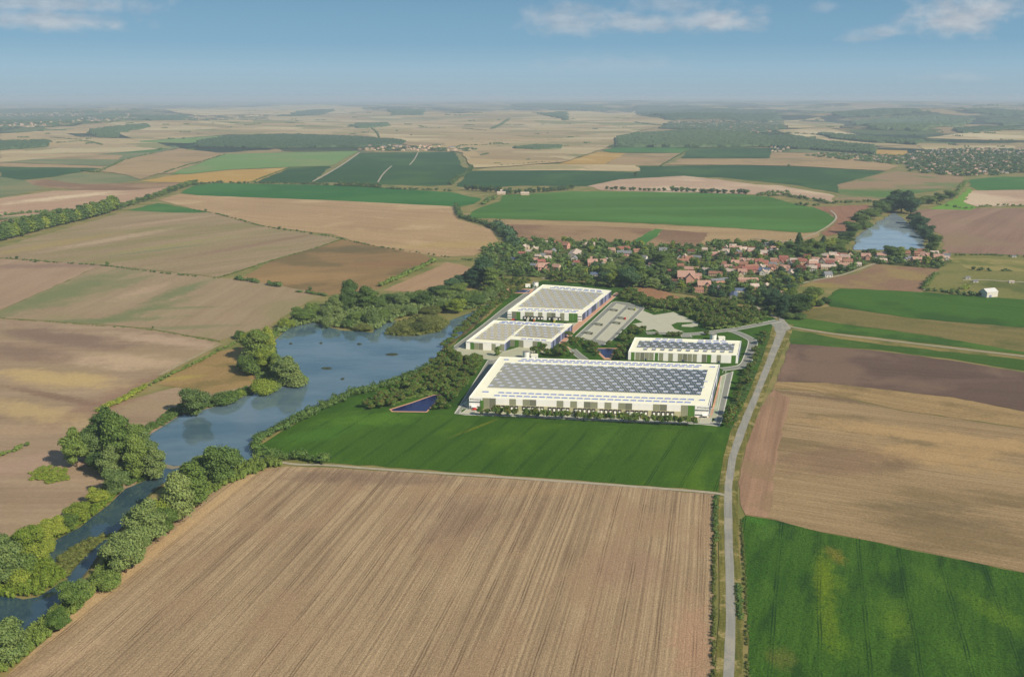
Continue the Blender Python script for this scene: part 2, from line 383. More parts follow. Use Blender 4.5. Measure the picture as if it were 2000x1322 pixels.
tanF = patch_mat('far_stubble', [C(196, 174, 126), C(184, 160, 116), C(206, 186, 138), C(160, 150, 98), C(192, 166, 116), C(200, 176, 130), C(138, 142, 86), C(176, 152, 110), C(210, 192, 146)], 480, 330)
tanF0 = field_mat('far_stubble_plain', C(194, 172, 122), C(170, 148, 104), C(146, 142, 92), ang=1.4, roww=40, rowl=900, strip=130, patch=900, grain=30, plo=.52, phi=.7)
paleF = patch_mat('far_pale_stubble', [C(214, 194, 146), C(200, 178, 130), C(222, 204, 158), C(178, 164, 110), C(208, 184, 140)], 420, 240)
paleF0 = field_mat('far_pale_stubble_plain', C(222, 200, 150), C(198, 170, 122), C(160, 150, 96), ang=1.2, roww=40, rowl=900, strip=130, patch=900, grain=30, plo=.56, phi=.7)
tan2 = field_mat('tan_stubble', C(196, 168, 122), C(170, 142, 102), C(146, 132, 90), ang=1.35, roww=14, rowl=400, strip=60, patch=400, grain=8, plo=.5, phi=.66)
brown2 = field_mat('brown_soil', C(160, 128, 98), C(136, 106, 80), C(176, 146, 108), ang=1.3, roww=12, rowl=400, strip=50, patch=300, grain=8)
pinkF = field_mat('pale_pink_soil', C(214, 184, 154), C(188, 158, 130), C(230, 206, 172), ang=1.4, roww=14, rowl=500, strip=60, patch=400, grain=8)
gD = field_mat('dark_green_crop', C(40, 82, 44), C(58, 98, 50), C(74, 110, 54), ang=1.4, roww=14, rowl=500, strip=60, patch=420, grain=9, grainamt=.16)
gM = field_mat('green_crop', C(58, 112, 48), C(78, 130, 56), C(92, 138, 62), ang=1.4, roww=14, rowl=500, strip=60, patch=420, grain=8, grainamt=.14)
gB = field_mat('bright_green_crop', C(44, 108, 42), C(56, 120, 48), C(70, 128, 56), ang=1.45, roww=14, rowl=500, strip=60, patch=380, grain=8, grainamt=.12)
gL = field_mat('light_green_crop', C(112, 152, 82), C(130, 162, 90), C(140, 156, 96), ang=1.3, roww=14, rowl=500, strip=60, patch=420, grain=9, grainamt=.12)
gG = field_mat('grey_green_crop', C(112, 128, 84), C(132, 140, 94), C(150, 146, 100), ang=1.3, roww=14, rowl=600, strip=60, patch=420, grain=9, grainamt=.12)
yel = field_mat('golden_stubble', C(206, 168, 88), C(186, 148, 76), C(210, 180, 112), ang=1.3, roww=12, rowl=500, strip=50, patch=300, grain=8)
FAR = [
 ([(60,262),(273,236),(420,228),(700,216),(900,222),(1000,214),(1240,226),(1330,240),(1230,262),(1180,292),(1100,318),(1000,326),(920,330),(905,300),(700,268),(450,264),(270,277),(230,262),(140,262)], tanF),
 ([(0,262),(110,256),(160,270),(280,272),(340,290),(0,318)], tanF), ([(300,214),(560,206),(700,210),(720,218),(520,226),(380,228)], paleF),
 ([(1000,240),(1200,236),(1240,256),(1130,262),(1000,262)], paleF), ([(1062,225),(1250,216),(1232,232),(1120,238)], paleF),
 ([(1510,255),(1615,250),(1685,265),(1765,286),(1667,286),(1608,277)], paleF), ([(1530,236),(1600,230),(1650,244),(1640,252),(1540,252)], tanF),
 ([(1804,271),(1895,258),(1993,257),(2060,262),(2060,276),(1930,275)], paleF), ([(1790,285),(1982,286),(1986,295),(1900,295),(1807,293)], paleF),
 ([(1706,293),(1772,295),(1772,304),(1713,304)], yel), ([(1128,250),(1240,250),(1250,264),(1144,265)], gM),
 ([(0,297),(343,286),(350,290),(245,311),(210,325),(0,318)], gG), ([(0,305),(120,302),(240,304),(230,312),(0,312)], tan2), ([(0,310),(115,309),(118,314),(0,318)], gM),
 ([(140,293),(343,287),(300,298),(150,303)], gM),
 ([(273,276),(385,269),(448,265),(448,272),(367,281),(273,279)], gL), ([(0,318),(210,318),(245,308),(230,330),(170,328),(0,326)], tan2),
 ([(0,325),(175,327),(196,330),(105,346),(45,352),(0,348)], gD),
 ([(95,349),(147,339),(270,341),(273,352),(210,361),(140,359)], gG),
 ([(196,335),(245,311),(350,291),(441,301),(332,340),(308,340),(273,352),(245,342)], tan2),
 ([(332,341),(437,302),(700,296),(647,325),(567,327),(455,332),(367,341)], gL),
 ([(273,354),(350,341),(455,332),(567,328),(497,357),(437,357),(315,356)], yel),
 ([(567,328),(647,325),(609,357),(497,358)], gD),
 ([(702,299),(888,297),(902,325),(914,332),(884,361),(839,364),(650,357),(612,357)], gD),
 ([(353,288),(420,275),(448,265),(700,269),(786,276),(783,284),(702,291),(650,291)], gD),
 ([(35,353),(91,351),(157,360),(367,356),(336,365),(245,373),(157,372),(70,364)], brown2),
 ([(-60,345),(0,346),(45,352),(87,369),(0,386),(-60,390)], gG),
 ([(-60,392),(0,388),(105,373),(196,371),(336,363),(350,367),(280,390),(168,415),(0,424),(-60,430)], field_mat('pale_chalky_soil', C(206, 172, 140), C(182, 148, 118), C(226, 202, 162), row=((0,392),(330,366)), roww=16, rowl=500, strip=60, patch=300, pstretch=2, grain=8, blobs=[((130,385), 260, 60, ((60,392),(200,376)), C(240, 218, 178), .8)])),
 ([(-60,424),(168,415),(160,424),(0,428),(-60,440)], gG), ([(-60,432),(170,424),(110,440),(0,470),(-60,490)], brown2),
 ([(891,364),(916,335),(926,334),(1105,332),(1241,337),(1248,325),(1440,323),(1545,325),(1685,332),(1730,335),(1690,347),(1636,361),(1640,378),(1545,361),(1405,347),(1297,345),(1147,364),(1017,363),(935,369)], gD),
 ([(893,364),(905,352),(925,346),(1131,347),(1131,350),(1035,353),(923,363)], tan2),
 ([(926,334),(982,321),(1100,322),(1240,321),(1252,335),(1105,333)], paleF),
 ([(1300,323),(1331,311),(1500,311),(1503,299),(1597,300),(1655,306),(1755,325),(1730,335),(1545,325),(1440,323)], tan2),
 ([(1175,294),(1206,289),(1350,290),(1331,300),(1192,299)], gM), ([(1331,310),(1345,292),(1510,290),(1503,310)], gD),
 ([(1091,321),(1168,297),(1224,300),(1182,321)], yel), ([(1182,322),(1224,300),(1329,300),(1294,324)], tan2),
 ([(1600,290),(1706,304),(1640,306),(1597,300),(1506,297),(1506,289)], gG),
 ([(1147,364),(1210,351),(1335,344),(1405,351),(1475,361),(1524,363),(1629,382),(1625,396),(1545,381),(1468,380),(1300,376),(1175,372)], pinkF),
 ([(1636,361),(1720,341),(1751,335),(1881,346),(1883,357),(1867,368),(1790,378),(1720,393),(1650,390),(1632,392),(1640,378)],
   field_mat('green_to_tan_hill', C(176, 148, 112), C(158, 134, 98), C(112, 136, 72), ang=1.5, roww=14, rowl=500, strip=60, patch=300, grain=8, blobs=[((1740,378), 420, 190, 1.5, C(88, 130, 58), .95)])),
 ([(1895,351),(1947,346),(2080,345),(2080,370),(1909,372),(1893,364)], gM), ([(1900,373),(2080,370),(2080,398),(1909,405),(1881,394)], pinkF),
 ([(1814,409),(1863,392),(1893,368),(1903,374),(1883,395),(1909,406),(1895,411)], field_mat('bright_meadow', C(108, 158, 52), C(128, 172, 62), ang=1.2, grain=8)),
]
for px, m in FAR: fld(px, m)
tanrows = field_mat('harvested_field', C(202, 170, 126), C(172, 142, 104), C(210, 182, 138), row=((400,400),(800,430)), roww=9, rowl=200, strip=34, stripamt=.5, patch=260, grain=6, blobs=[((900,478), 160, 60, 1.3, C(190, 168, 100), .5)])
fld([(311,391),(350,379),(385,382),(650,392),(895,404),(893,428),(957,447),(973,470),(960,486),(925,500),(856,502),(780,490),(685,470),(650,458),(595,452),(507,441),(413,415),(378,409)], tanrows)
fld([(353,377),(378,363),(420,358),(525,360),(700,363),(772,369),(881,376),(940,389),(926,399),(895,404),(650,392),(385,382)], gB)
fld([(250,411),(308,397),(378,409),(413,415),(343,416),(262,412)], gM)
fld([(905,426),(940,405),(975,394),(982,381),(1035,379),(1122,374),(1350,376),(1405,377),(1496,384),(1559,400),(1600,408),(1629,425),(1632,432),(1597,452),(1573,455),(1440,446),(1300,438),(1175,433),(960,427)],
    field_mat('wide_green_crop', C(68, 114, 40), C(86, 130, 50), C(92, 140, 62), row=((940,400),(1500,400)), roww=12, rowl=500, strip=50, patch=420, pstretch=2, grain=6, grainamt=.12, blobs=[((1035,411), 50, 12, 1.5, C(36, 80, 36), .8)]))
fld([(930,428),(1175,434),(1440,447),(1573,456),(1601,454),(1600,462),(1545,476),(1468,470),(1400,478),(1330,481),(1224,477),(1105,472),(1007,469),(975,452)], tan2)
fld([(980,439),(1100,440),(1278,447),(1224,476),(1105,471),(1007,468)], brown2)
fld([(1280,447),(1296,449),(1262,478),(1222,478)], gM); fld([(1296,449),(1384,455),(1363,482),(1262,479)], brown2)
fld([(1590,405),(1697,400),(1690,420),(1650,455),(1615,462),(1604,457),(1636,432),(1622,418)], field_mat('red_brown_soil', C(172, 128, 98), C(150, 110, 84), row=((1600,405),(1650,455)), roww=9, grain=5))
rsoil = field_mat('pinkish_ploughed_soil', C(178, 146, 122), C(150, 120, 100), C(162, 138, 104), row=((1860,440),(1930,415)), roww=9, rowl=300, strip=40, stripamt=.75, patch=300, grain=5)
fld([(1770,428),(1783,411),(1830,407),(2080,408),(2080,500),(1990,498),(1846,494),(1839,458),(1818,448)], rsoil)
fld([(1839,459),(1850,459),(1905,430),(1960,408),(2080,408),(2080,502),(1846,494)], field_mat('pinkish_ploughed_soil_fine', C(170, 138, 116), C(146, 116, 96), C(160, 136, 104), row=((1860,480),(1960,415)), roww=7, rowl=300, strip=30, stripamt=.7, patch=260, grain=5))
olive = field_mat('rough_meadow', C(122, 128, 62), C(150, 142, 84), C(96, 110, 52), ang=1.35, roww=8, rowl=120, strip=26, patch=110, grain=5, grainamt=.25)
fld([(1830,494),(2080,505),(2080,590),(2000,588),(1800,574),(1820,540)], olive)
fld([(1850,505),(1920,505),(2080,515),(2080,533),(1900,528)], field_mat('dry_meadow', C(150, 146, 76), C(172, 156, 100), C(112, 122, 56), ang=1.35, roww=8, rowl=120, strip=26, patch=110, grain=5))
fld([(1838,540),(1880,541),(1870,560),(1822,560)], tan2)

# --- left slopes
OL = C(150, 142, 92)
fld([(-80,494),(0,484),(60,466),(105,454),(252,412),(343,416),(378,411),(413,416),(507,442),(595,455),(650,464),(667,468),(612,486),(525,510),(427,542),(380,536),(238,522),(95,511),(0,504),(-80,500)],
    field_mat('left_slope_stubble', C(182, 160, 124), C(154, 134, 102), OL, row=((180,505),(600,455)), roww=12, rowl=300, strip=46, stripamt=.6, patch=190, pstretch=2.2, plo=.46, phi=.62, cam_=.75, grain=5,
    blobs=[((230,466), 240, 30, ((130,480),(300,450)), C(206, 180, 146), .6), ((330,432), 200, 30, ((280,440),(400,425)), C(200, 170, 138), .6), ((90,480), 260, 40, ((0,490),(180,460)), C(176, 156, 98), .7), ((330,480), 260, 26, ((200,500),(460,462)), C(162, 156, 96), .7), ((300,490), 140, 14, ((240,500),(400,478)), C(128, 140, 96), .7), ((500,478), 300, 22, ((400,500),(620,460)), C(150, 118, 96), .6)]))
fld([(-80,500),(0,506),(120,513),(196,518),(122,553),(0,606),(-80,640)],
    field_mat('left_pink_soil', C(188, 160, 130), C(172, 144, 116), C(154, 134, 110), row=((0,606),(196,518)), roww=10, rowl=260, strip=40, patch=220, grain=5, grainamt=.12, plo=.5, phi=.7, blobs=[((80,520), 180, 30, 1.5, C(146, 120, 104), .6)]))
GG = C(126, 136, 88)
fld([(-80,650),(0,608),(122,553),(196,518),(238,522),(423,543),(472,546),(600,567),(634,577),(600,590),(560,615),(525,637),(430,666),(290,641),(210,635),(0,621),(-80,612)],
    field_mat('left_middle_soil', C(184, 162, 128), C(160, 138, 106), C(158, 148, 104), row=((430,640),(530,575)), roww=9, rowl=200, strip=30, stripamt=.4, rowamt=.4, patch=200, pstretch=1.5, grain=4.5, grainamt=.14,
    blobs=[((130,570), 270, 55, ((0,620),(250,530)), GG, .85), ((250,552), 90, 25, ((220,565),(300,535)), GG, .6), ((350,570), 130, 24, ((290,600),(420,548)), C(120, 134, 86), .8), ((260,612), 150, 24, ((180,640),(340,596)), GG, .8), ((160,628), 150, 20, 1.4, GG, .8), ((345,602), 90, 10, ((290,605),(440,600)), GG, .6), ((275,570), 90, 22, ((230,590),(320,560)), C(202, 174, 142), .6), ((360,640), 90, 14, 1.4, C(132, 138, 92), .6)]))
fld([(469,545),(527,511),(612,486),(668,468),(702,472),(820,496),(848,508),(844,518),(791,527),(737,565),(669,573),(640,578),(600,567)],
    field_mat('ochre_field', C(166, 136, 90), C(144, 118, 78), C(126, 110, 72), row=((480,545),(840,515)), roww=12, rowl=260, strip=44, patch=170, grain=5, grainamt=.14, blobs=[((690,488), 190, 60, 1.45, C(118, 106, 70), .9), ((560,545), 160, 60, 1.3, C(182, 148, 98), .6), ((770,515), 110, 40, 1.4, C(150, 110, 78), .6)]))
fld([(873,512),(924,524),(884,553),(804,571),(748,568)], field_mat('orange_stubble', C(190, 158, 120), C(170, 138, 104), row=((750,568),(880,512)), roww=7, rowl=160, strip=24, grain=4))
fld([(965,538),(985,530),(1040,548),(1020,562),(975,560)], olive)
YS = C(208, 180, 124)
fld([(-120,612),(0,623),(210,636),(290,643),(428,669),(405,684),(315,732),(250,768),(192,796),(330,760),(470,735),(500,748),(500,775),(420,800),(350,835),(290,862),(300,905),(250,960),(150,1005),(60,1050),(-150,1120)],
    field_mat('left_lower_soil', C(190, 166, 134), C(150, 126, 100), C(174, 152, 116), row=((0,660),(420,660)), roww=8, rowl=200, strip=26, stripamt=.5, rowamt=.4, patch=140, grain=3.6, grainamt=.13,
    blobs=[((110,740), 110, 34, ((50,735),(190,750)), YS, .9), ((235,705), 110, 40, ((180,700),(330,715)), C(212, 184, 150), .75), ((320,665), 110, 24, ((250,655),(400,675)), C(206, 178, 148), .7), ((70,805), 120, 26, ((0,790),(140,815)), C(206, 180, 126), .75), ((20,840), 90, 20, 1.6, C(198, 170, 132), .5), ((120,660), 150, 40, ((0,640),(220,680)), C(138, 112, 96), .75), ((50,690), 120, 34, ((0,680),(140,700)), C(140, 114, 96), .6), ((110,775), 100, 10, ((30,760),(180,790)), C(136, 108, 88), .7), ((250,770), 120, 30, ((160,800),(320,735)), C(156, 124, 102), .7), ((60,905), 110, 30, 1.2, C(196, 164, 142), .5)]))
fld([(472,677),(420,690),(350,722),(308,751),(357,759),(416,769),(470,757),(502,748),(500,725),(488,706)],
    field_mat('orange_pasture', C(178, 150, 98), C(158, 132, 84), C(138, 122, 72), row=((320,745),(470,690)), roww=8, rowl=100, strip=24, patch=60, grain=3.2, blobs=[((355,738), 30, 10, 1.2, C(186, 168, 84), .6)]))
ribbon('path', [(430,672),(395,690),(340,718),(312,733)], 5.5, plain('gravel_track', C(176, 160, 122), .95, .15, .2), .45, label='pale gravel track along the hedge')
# --- right side
fld([(1560,560),(1588,549),(1673,535),(1707,517),(1837,525),(1796,571),(1690,565),(1639,563)],
    field_mat('tan_field_by_village', C(166, 134, 104), C(146, 116, 88), C(166, 146, 90), row=((1560,560),(1700,530)), roww=9, rowl=260, strip=34, patch=150, grain=4.5, blobs=[((1600,560), 60, 40, 1.3, C(160, 146, 84), .8)]))
fld([(1612,590),(1625,572),(1641,564),(1690,565),(1796,571),(2090,592),(2090,648),(2000,640),(1792,623),(1677,606),(1622,599)],
    field_mat('right_green_crop', C(64, 106, 32), C(82, 122, 40), C(54, 92, 32), row=((1620,598),(2000,640)), roww=8, rowl=260, strip=30, patch=120, grain=4, grainamt=.16))
fld([(1585,603),(1622,599),(1677,607),(1792,624),(2000,641),(2090,649),(2090,700),(2000,688),(1792,652),(1639,632),(1560,620)],
    field_mat('olive_strip', C(124, 118, 66), C(146, 130, 80), C(104, 108, 56), row=((1585,612),(2000,665)), roww=6, rowl=260, strip=18, stripamt=.8, patch=90, grain=4))
fld([(1588,617),(1700,633),(1850,652),(2090,680),(2090,688),(1850,658),(1700,638),(1588,621)], field_mat('dry_strip', C(190, 160, 100), C(168, 140, 86), row=((1588,617),(2000,668)), roww=5, grain=4))
fld([(1529,622),(1560,619),(1639,632),(1792,653),(2000,676),(2090,687),(2090,706),(2000,693),(1758,664),(1622,649),(1544,638)],
    field_mat('verge_crop', C(72, 112, 36), C(94, 128, 46), C(60, 96, 34), row=((1540,630),(2000,685)), roww=5, rowl=200, strip=16, patch=80, grain=3.4, grainamt=.25))
fld([(1540,643),(1622,656),(1758,672),(2000,700),(2090,712),(2090,738),(2000,724),(1850,700),(1700,682),(1545,672),(1541,660)],
    field_mat('green_strip', C(60, 96, 30), C(80, 112, 38), C(90, 118, 50), row=((1545,665),(2000,715)), roww=5, rowl=200, strip=14, patch=90, grain=3.4, grainamt=.2))
fld([(1560,645),(1640,656),(1758,671),(2000,699),(2090,711),(2090,716),(2000,703),(1758,677),(1640,662)], field_mat('dry_verge', C(162, 146, 88), C(140, 126, 74), C(92, 108, 46), row=((1545,665),(2000,715)), roww=4, patch=60, grain=3))
fld([(1544,671),(1700,684),(1850,703),(2000,728),(2090,742),(2090,826),(2000,804),(1860,776),(1612,748),(1517,746)],
    field_mat('dark_ploughed_soil', C(122, 100, 86), C(104, 84, 72), C(140, 116, 96), row=((1560,745),(1990,780)), roww=5, rowl=260, strip=20, stripamt=.4, patch=140, grain=3, grainamt=.16,
    blobs=[((1537,712), 90, 14, ((1525,745),(1552,675)), C(150, 122, 102), .7), ((1850,745), 130, 10, 1.5, C(132, 108, 94), .5)]))
fld([(1517,746),(1612,748),(1860,776),(2000,804),(2090,826),(2090,860),(2000,836),(1758,801),(1588,763),(1510,758)],
    field_mat('pale_stubble_strip', C(186, 158, 110), C(160, 134, 92), C(140, 120, 80), row=((1600,758),(1990,822)), roww=5, rowl=300, strip=9, stripamt=.9, patch=120, grain=3))
BT = C(196, 164, 114)
fld([(1510,759),(1588,764),(1758,802),(2000,837),(2120,862),(2120,1150),(2000,1118),(1824,1082),(1715,1059),(1605,1039),(1514,1015),(1456,1006),(1446,985),(1446,930),(1456,880),(1475,820),(1495,783)],
    field_mat('right_ploughed_field', C(188, 162, 120), C(152, 128, 92), C(142, 122, 86), row=((1530,940),(1990,1010)), roww=2.6, rowl=240, strip=9, stripamt=.45, rowamt=.75, tram=(24, .8, ((1530,940),(1990,1010)), C(120, 98, 72), .5), patch=85, pstretch=1.8, grain=2.0, grainamt=.24,
    blobs=[((1800,850), 150, 26, ((1700,835),(1990,870)), BT, .9), ((1830,895), 90, 26, ((1700,880),(1950,920)), BT, .8), ((1900,880), 110, 26, 1.4, BT, .7), ((1600,775), 110, 9, ((1530,765),(1900,815)), C(128, 106, 82), .7), ((1640,900), 80, 40, 1.5, C(140, 112, 88), .6), ((1800,990), 50, 14, 1.7, C(118, 106, 76), .5), ((1860,1020), 60, 14, 1.7, C(124, 108, 78), .5), ((1740,910), 26, 14, 1.2, C(124, 104, 78), .5)], bump=.5))
fld([(1456,880),(1475,820),(1495,783),(1512,762),(1545,778),(1530,830),(1516,900),(1508,988),(1500,1010),(1456,1004),(1446,985),(1446,930)],
    field_mat('headland_rows', C(190, 154, 122), C(150, 118, 92), C(160, 134, 100), row=((1470,985),(1510,800)), roww=3.5, rowl=160, strip=9, stripamt=.9, rowamt=.3, patch=60, grain=2, grainamt=.2, bump=.5))
fld([(1456,1007),(1514,1016),(1605,1040),(1715,1060),(1824,1083),(2000,1119),(2200,1165),(2300,1650),(1455,1650),(1463,1322),(1461,1200),(1450,1060),(1446,1016)],
    field_mat('lush_green_crop', C(54, 96, 28), C(84, 124, 38), C(40, 76, 30), row=((1560,1300),(1600,1100)), roww=5, rowl=60, strip=18, stripamt=.35, rowamt=.35, patch=34, pstretch=2.0, plo=.48, phi=.66, cam_=.7, grain=1.4, grainamt=.5, dark=C(26, 58, 22), bump=2.4,
    tram=(26, .8, ((1720,1322),(1700,1150)), C(26, 62, 30), .7),
    blobs=[((1610,1130), 44, 8, ((1614,1200),(1604,1060)), C(122, 146, 30), .85), ((1618,1215), 40, 8, ((1626,1290),(1608,1130)), C(110, 138, 32), .75), ((1632,1085), 16, 7, ((1650,1120),(1610,1060)), C(140, 134, 52), .75), ((1640,1140), 16, 6, .2, C(104, 136, 34), .6), ((1640,1260), 16, 8, .3, C(104, 138, 34), .6), ((1750,1215), 26, 11, .3, C(108, 142, 38), .65), ((1740,1180), 14, 14, .3, C(92, 130, 40), .6), ((1820,1130), 26, 9, -.3, C(94, 132, 42), .5), ((1950,1200), 30, 12, -.3, C(104, 138, 38), .65), ((1525,1285), 14, 10, .2, C(122, 126, 56), .6), ((1500,1150), 20, 6, .2, C(84, 124, 40), .6), ((1500,1035), 20, 10, .3, C(92, 134, 46), .7), ((1480,1015), 12, 10, .3, C(84, 138, 46), .7), ((1880,1280), 22, 12, -.2, C(84, 126, 40), .6)]))
# --- the big foreground field and the green field before the warehouses
fld([(560,911),(640,913),(700,917),(900,930),(1100,942),(1300,957),(1400,966),(1394,1060),(1393,1150),(1396,1322),(1400,1700),(-500,1700),(10,1322),(60,1275),(150,1190),(260,1085),(350,1000),(440,945),(520,916)],
    field_mat('foreground_ploughed_field', C(206, 180, 140), C(146, 122, 94), C(178, 150, 116), row=NV, roww=1.7, rowl=420, strip=6, stripamt=.3, rowamt=.85, tram=(21, .8, NV, C(112, 90, 68), .6), patch=60, pstretch=1.6, grain=1.1, grainamt=.34, bump=.9,
    blobs=[((300,1080), 240, 9, ((60,1300),(530,918)), C(212, 180, 132), .85), ((430,1000), 90, 11, ((330,1080),(540,922)), C(206, 176, 136), .7), ((620,930), 40, 16, 1.5, C(134, 110, 92), .5), ((750,935), 60, 20, 1.6, C(140, 116, 96), .6), ((900,1010), 60, 40, .2, C(146, 120, 98), .45), ((1000,960), 90, 10, 1.6, C(184, 154, 116), .5), ((1230,1110), 40, 30, .2, C(170, 138, 112), .5), ((1350,1250), 60, 14, .2, C(196, 154, 122), .6), ((100,1300), 40, 10, .6, C(214, 182, 142), .5)]))
grass = field_mat('site_grass', C(56, 94, 24), C(78, 116, 32), C(48, 82, 24), ang=.38, roww=6, rowl=80, strip=20, patch=60, grain=2.2, grainamt=.22)
fld([(840,720),(905,655),(960,612),(1000,572),(1060,548),(1200,556),(1250,565),(1380,592),(1505,612),(1524,632),(1510,660),(1497,700),(1466,775),(1440,842),(1430,850),(1300,838),(1100,828),(900,812),(700,802),(600,812),(640,785),(720,758),(790,738)], grass, label='mown green grass around the warehouses')
fld([(520,892),(505,872),(545,846),(600,812),(700,798),(900,808),(1100,822),(1300,832),(1432,842),(1424,868),(1412,905),(1403,960),(1300,952),(1100,936),(900,922),(700,909),(640,903),(580,898)],
    field_mat('front_green_crop', C(56, 94, 20), C(80, 116, 28), C(102, 136, 32), ang=.38, roww=7, rowl=90, strip=22, stripamt=.4, rowamt=.35, patch=90, pstretch=1.4, plo=.5, phi=.72, cam_=.65, grain=1.9, grainamt=.26, bump=1.2,
    tram=(26.5, .8, .385, C(28, 66, 24), .8), blobs=[((730,820), 60, 22, 1.4, C(96, 140, 40), .7), ((620,850), 50, 20, 1.0, C(84, 132, 40), .6), ((930,835), 40, 3, .7, C(132, 138, 36), .6), ((1300,850), 60, 14, .4, C(92, 126, 36), .5), ((1180,860), 70, 14, .4, C(90, 130, 40), .5), ((1390,930), 40, 10, .3, C(40, 84, 30), .5)]))
verge = field_mat('dry_grass_verge', C(146, 136, 72), C(88, 98, 44), C(176, 160, 104), row=NV, roww=1.6, rowl=30, strip=3, patch=16, grain=1.2, grainamt=.45)

# ------------------------------------------------------------------ roads and tracks
def strip_between(name, L, Rr, mat, label=None, amp=.12, z=None):
    return sheet(name, L+Rr[::-1], mat, label=label, amp=amp, z=z)
asph = field_mat('old_grey_asphalt', C(176, 174, 162), C(154, 153, 142), C(184, 178, 160), row=NV, roww=1.2, rowl=40, strip=3, patch=14, grain=1.0, grainamt=.1)
road_c = [((1406,1700),(1430,1700)), ((1412,1322),(1433.5,1322)), ((1415,1260),(1436,1260)), ((1418,1204),(1436.5,1204)), ((1417,1130),(1434,1130)), ((1415,1064),(1431,1064)), ((1414,1000),(1430,1000)), ((1415,949),(1430,949)), ((1423,895),(1438,895)), ((1441,838),(1458,838)), ((1471,770),(1484,770)), ((1498,702),(1512,702)), ((1517,651),(1534,651)), ((1521,634),(1538,634))]
strip_between('grass_verge', [(a[0]-(b[0]-a[0])*.72, a[1]) for a, b in road_c], [(b[0]+(b[0]-a[0])*.72, b[1]) for a, b in road_c], verge, 'dry yellow grass verges beside the country road', z=.33)
strip_between('road', [a for a, b in road_c], [b for a, b in road_c], asph, 'narrow grey country road running away between the fields', z=.37)
sheet('road_junction', [(1500,626),(1519,630),(1521,620),(1526,618),(1540,634),(1545,642),(1530,650),(1517,652),(1512,640)], asph, z=.40, label='grey asphalt junction at the edge of the village')
trk = plain('pale_track', C(188, 178, 152), .95, .14, .15)
ribbon('path', [(1538,637),(1580,645),(1622,652),(1700,661),(1758,668),(1860,680),(2000,696),(2100,709)], 5.0, trk, .36, label='pale farm track running right from the road junction')
ribbon('path', [(1418,968),(1400,963),(1300,955),(1100,940),(900,927),(700,914),(640,908),(580,908),(548,903)], 3.8, trk, .36, label='pale track between the green field and the ploughed field')
ribbon('path', [(1846,522),(1830,540),(1812,560),(1806,568)], 6.0, trk, .36, label='short pale track beside the garden plots')
ribbon('path', [(1470,466),(1500,470),(1545,474),(1600,455),(1632,432),(1634,422),(1622,412)], 5.0, trk, 1.3, label='pale track round the end of the wide green field')
ribbon('path', [(612,355),(640,340),(670,322),(702,299)], 9.0, trk, 1.7, label='pale track between two dark green fields')
ribbon('path', [(800,323),(810,312),(817,297)], 6.0, trk, 1.7); ribbon('path', [(738,357),(748,340),(765,325)], 6.0, trk, 1.7)
ribbon('path', [(1560,556),(1590,548),(1640,540),(1690,522),(1710,515)], 4.5, trk, .75, label='pale track on the south edge of the village')
ribbon('path', [(1880,548),(1920,547),(1960,550),(2090,556)], 6.0, trk, .75, label='grey farm lane behind the white barn')

# ------------------------------------------------------------------ water
wm, t = M('lake_water'); pos = t.n('ShaderNodeNewGeometry').outputs['Position']
rip = t.m('ADD', t.noise(pos, .35, 4, .6), t.m('MULTIPLY', t.noise(t.vm('MULTIPLY', pos, (.02, .07, 1)), 1, 3, .5), 1.5))
wcol = t.mix(t.rng(t.noise(t.vm('MULTIPLY', pos, (.008, .02, 1)), 1, 4, .6), .4, .62), (.065, .125, .16), (.125, .19, .22))
wat = t.n('ShaderNodeBsdfPrincipled'); t.put(wat.inputs['Base Color'], wcol); wat.inputs['Roughness'].default_value = .04; wat.inputs['IOR'].default_value = 1.95
b = t.n('ShaderNodeBump'); t.put(b.inputs['Strength'], .10); t.put(b.inputs['Distance'], .25); t.put(b.inputs['Height'], rip); t.nt.links.new(b.outputs[0], wat.inputs['Normal'])
t.out(wat.outputs[0])
RIVER = [(960,598),(935,622),(903,652),(868,676),(850,702),(825,720),(790,736),(745,752),(700,764),(650,782),(600,806),(560,828),(530,845),(505,853),(495,866),(500,882),(520,892),(505,905),(470,912),(420,925),(357,911),(336,932),(307,953),(286,971),(257,1011),(228,1039),(205,1062),(175,1110),(142,1150),(120,1185),(88,1216),(46,1237),(30,1262),(-60,1300),(-200,1330),
 (-200,1180),(0,1160),(46,1171),(75,1166),(134,1130),(120,1122),(92,1098),(80,1075),(96,1062),(157,1030),(178,1012),(214,985),(245,955),(275,943),(305,930),(312,905),(303,893),(290,880),(280,856),(315,835),(350,812),(416,796),(483,772),(497,765),(546,755),(602,749),(590,736),(560,712),(542,695),(536,667),(560,642),(612,630),(645,640),(669,646),(728,650),(738,634),(775,627),(762,642),(778,652),(812,654),(860,645),(881,625),(923,610),(955,592)]
sheet('lake_bank', [(u+(6 if u > 500 else 3), v+2) for u, v in RIVER], field_mat('muddy_bank', C(96, 92, 56), C(120, 108, 72), C(70, 84, 40), ang=.3, patch=20, grain=2), z=.34, amp=.8, label='muddy green lake shore')
i0, i1, j0 = RIVER.index((357,911)), RIVER.index((-200,1180)), RIVER.index((305,930))
sheet('lake', RIVER[:i0+1]+[(330,908)]+RIVER[j0+1:], wm, z=.37, amp=.3, label='long blue lake narrowing towards a low weir')
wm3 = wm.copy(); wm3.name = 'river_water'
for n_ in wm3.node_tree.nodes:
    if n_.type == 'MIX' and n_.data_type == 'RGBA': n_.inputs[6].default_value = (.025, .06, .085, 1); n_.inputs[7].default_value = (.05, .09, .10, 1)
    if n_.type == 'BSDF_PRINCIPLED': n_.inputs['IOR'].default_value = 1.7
sheet('river', RIVER[i0:j0+1]+[(312,905),(330,908)], wm3, z=.39, amp=.3, label='dark clear river channel below the weir')
wm2 = wm.copy(); wm2.name = 'pale_lake_water'
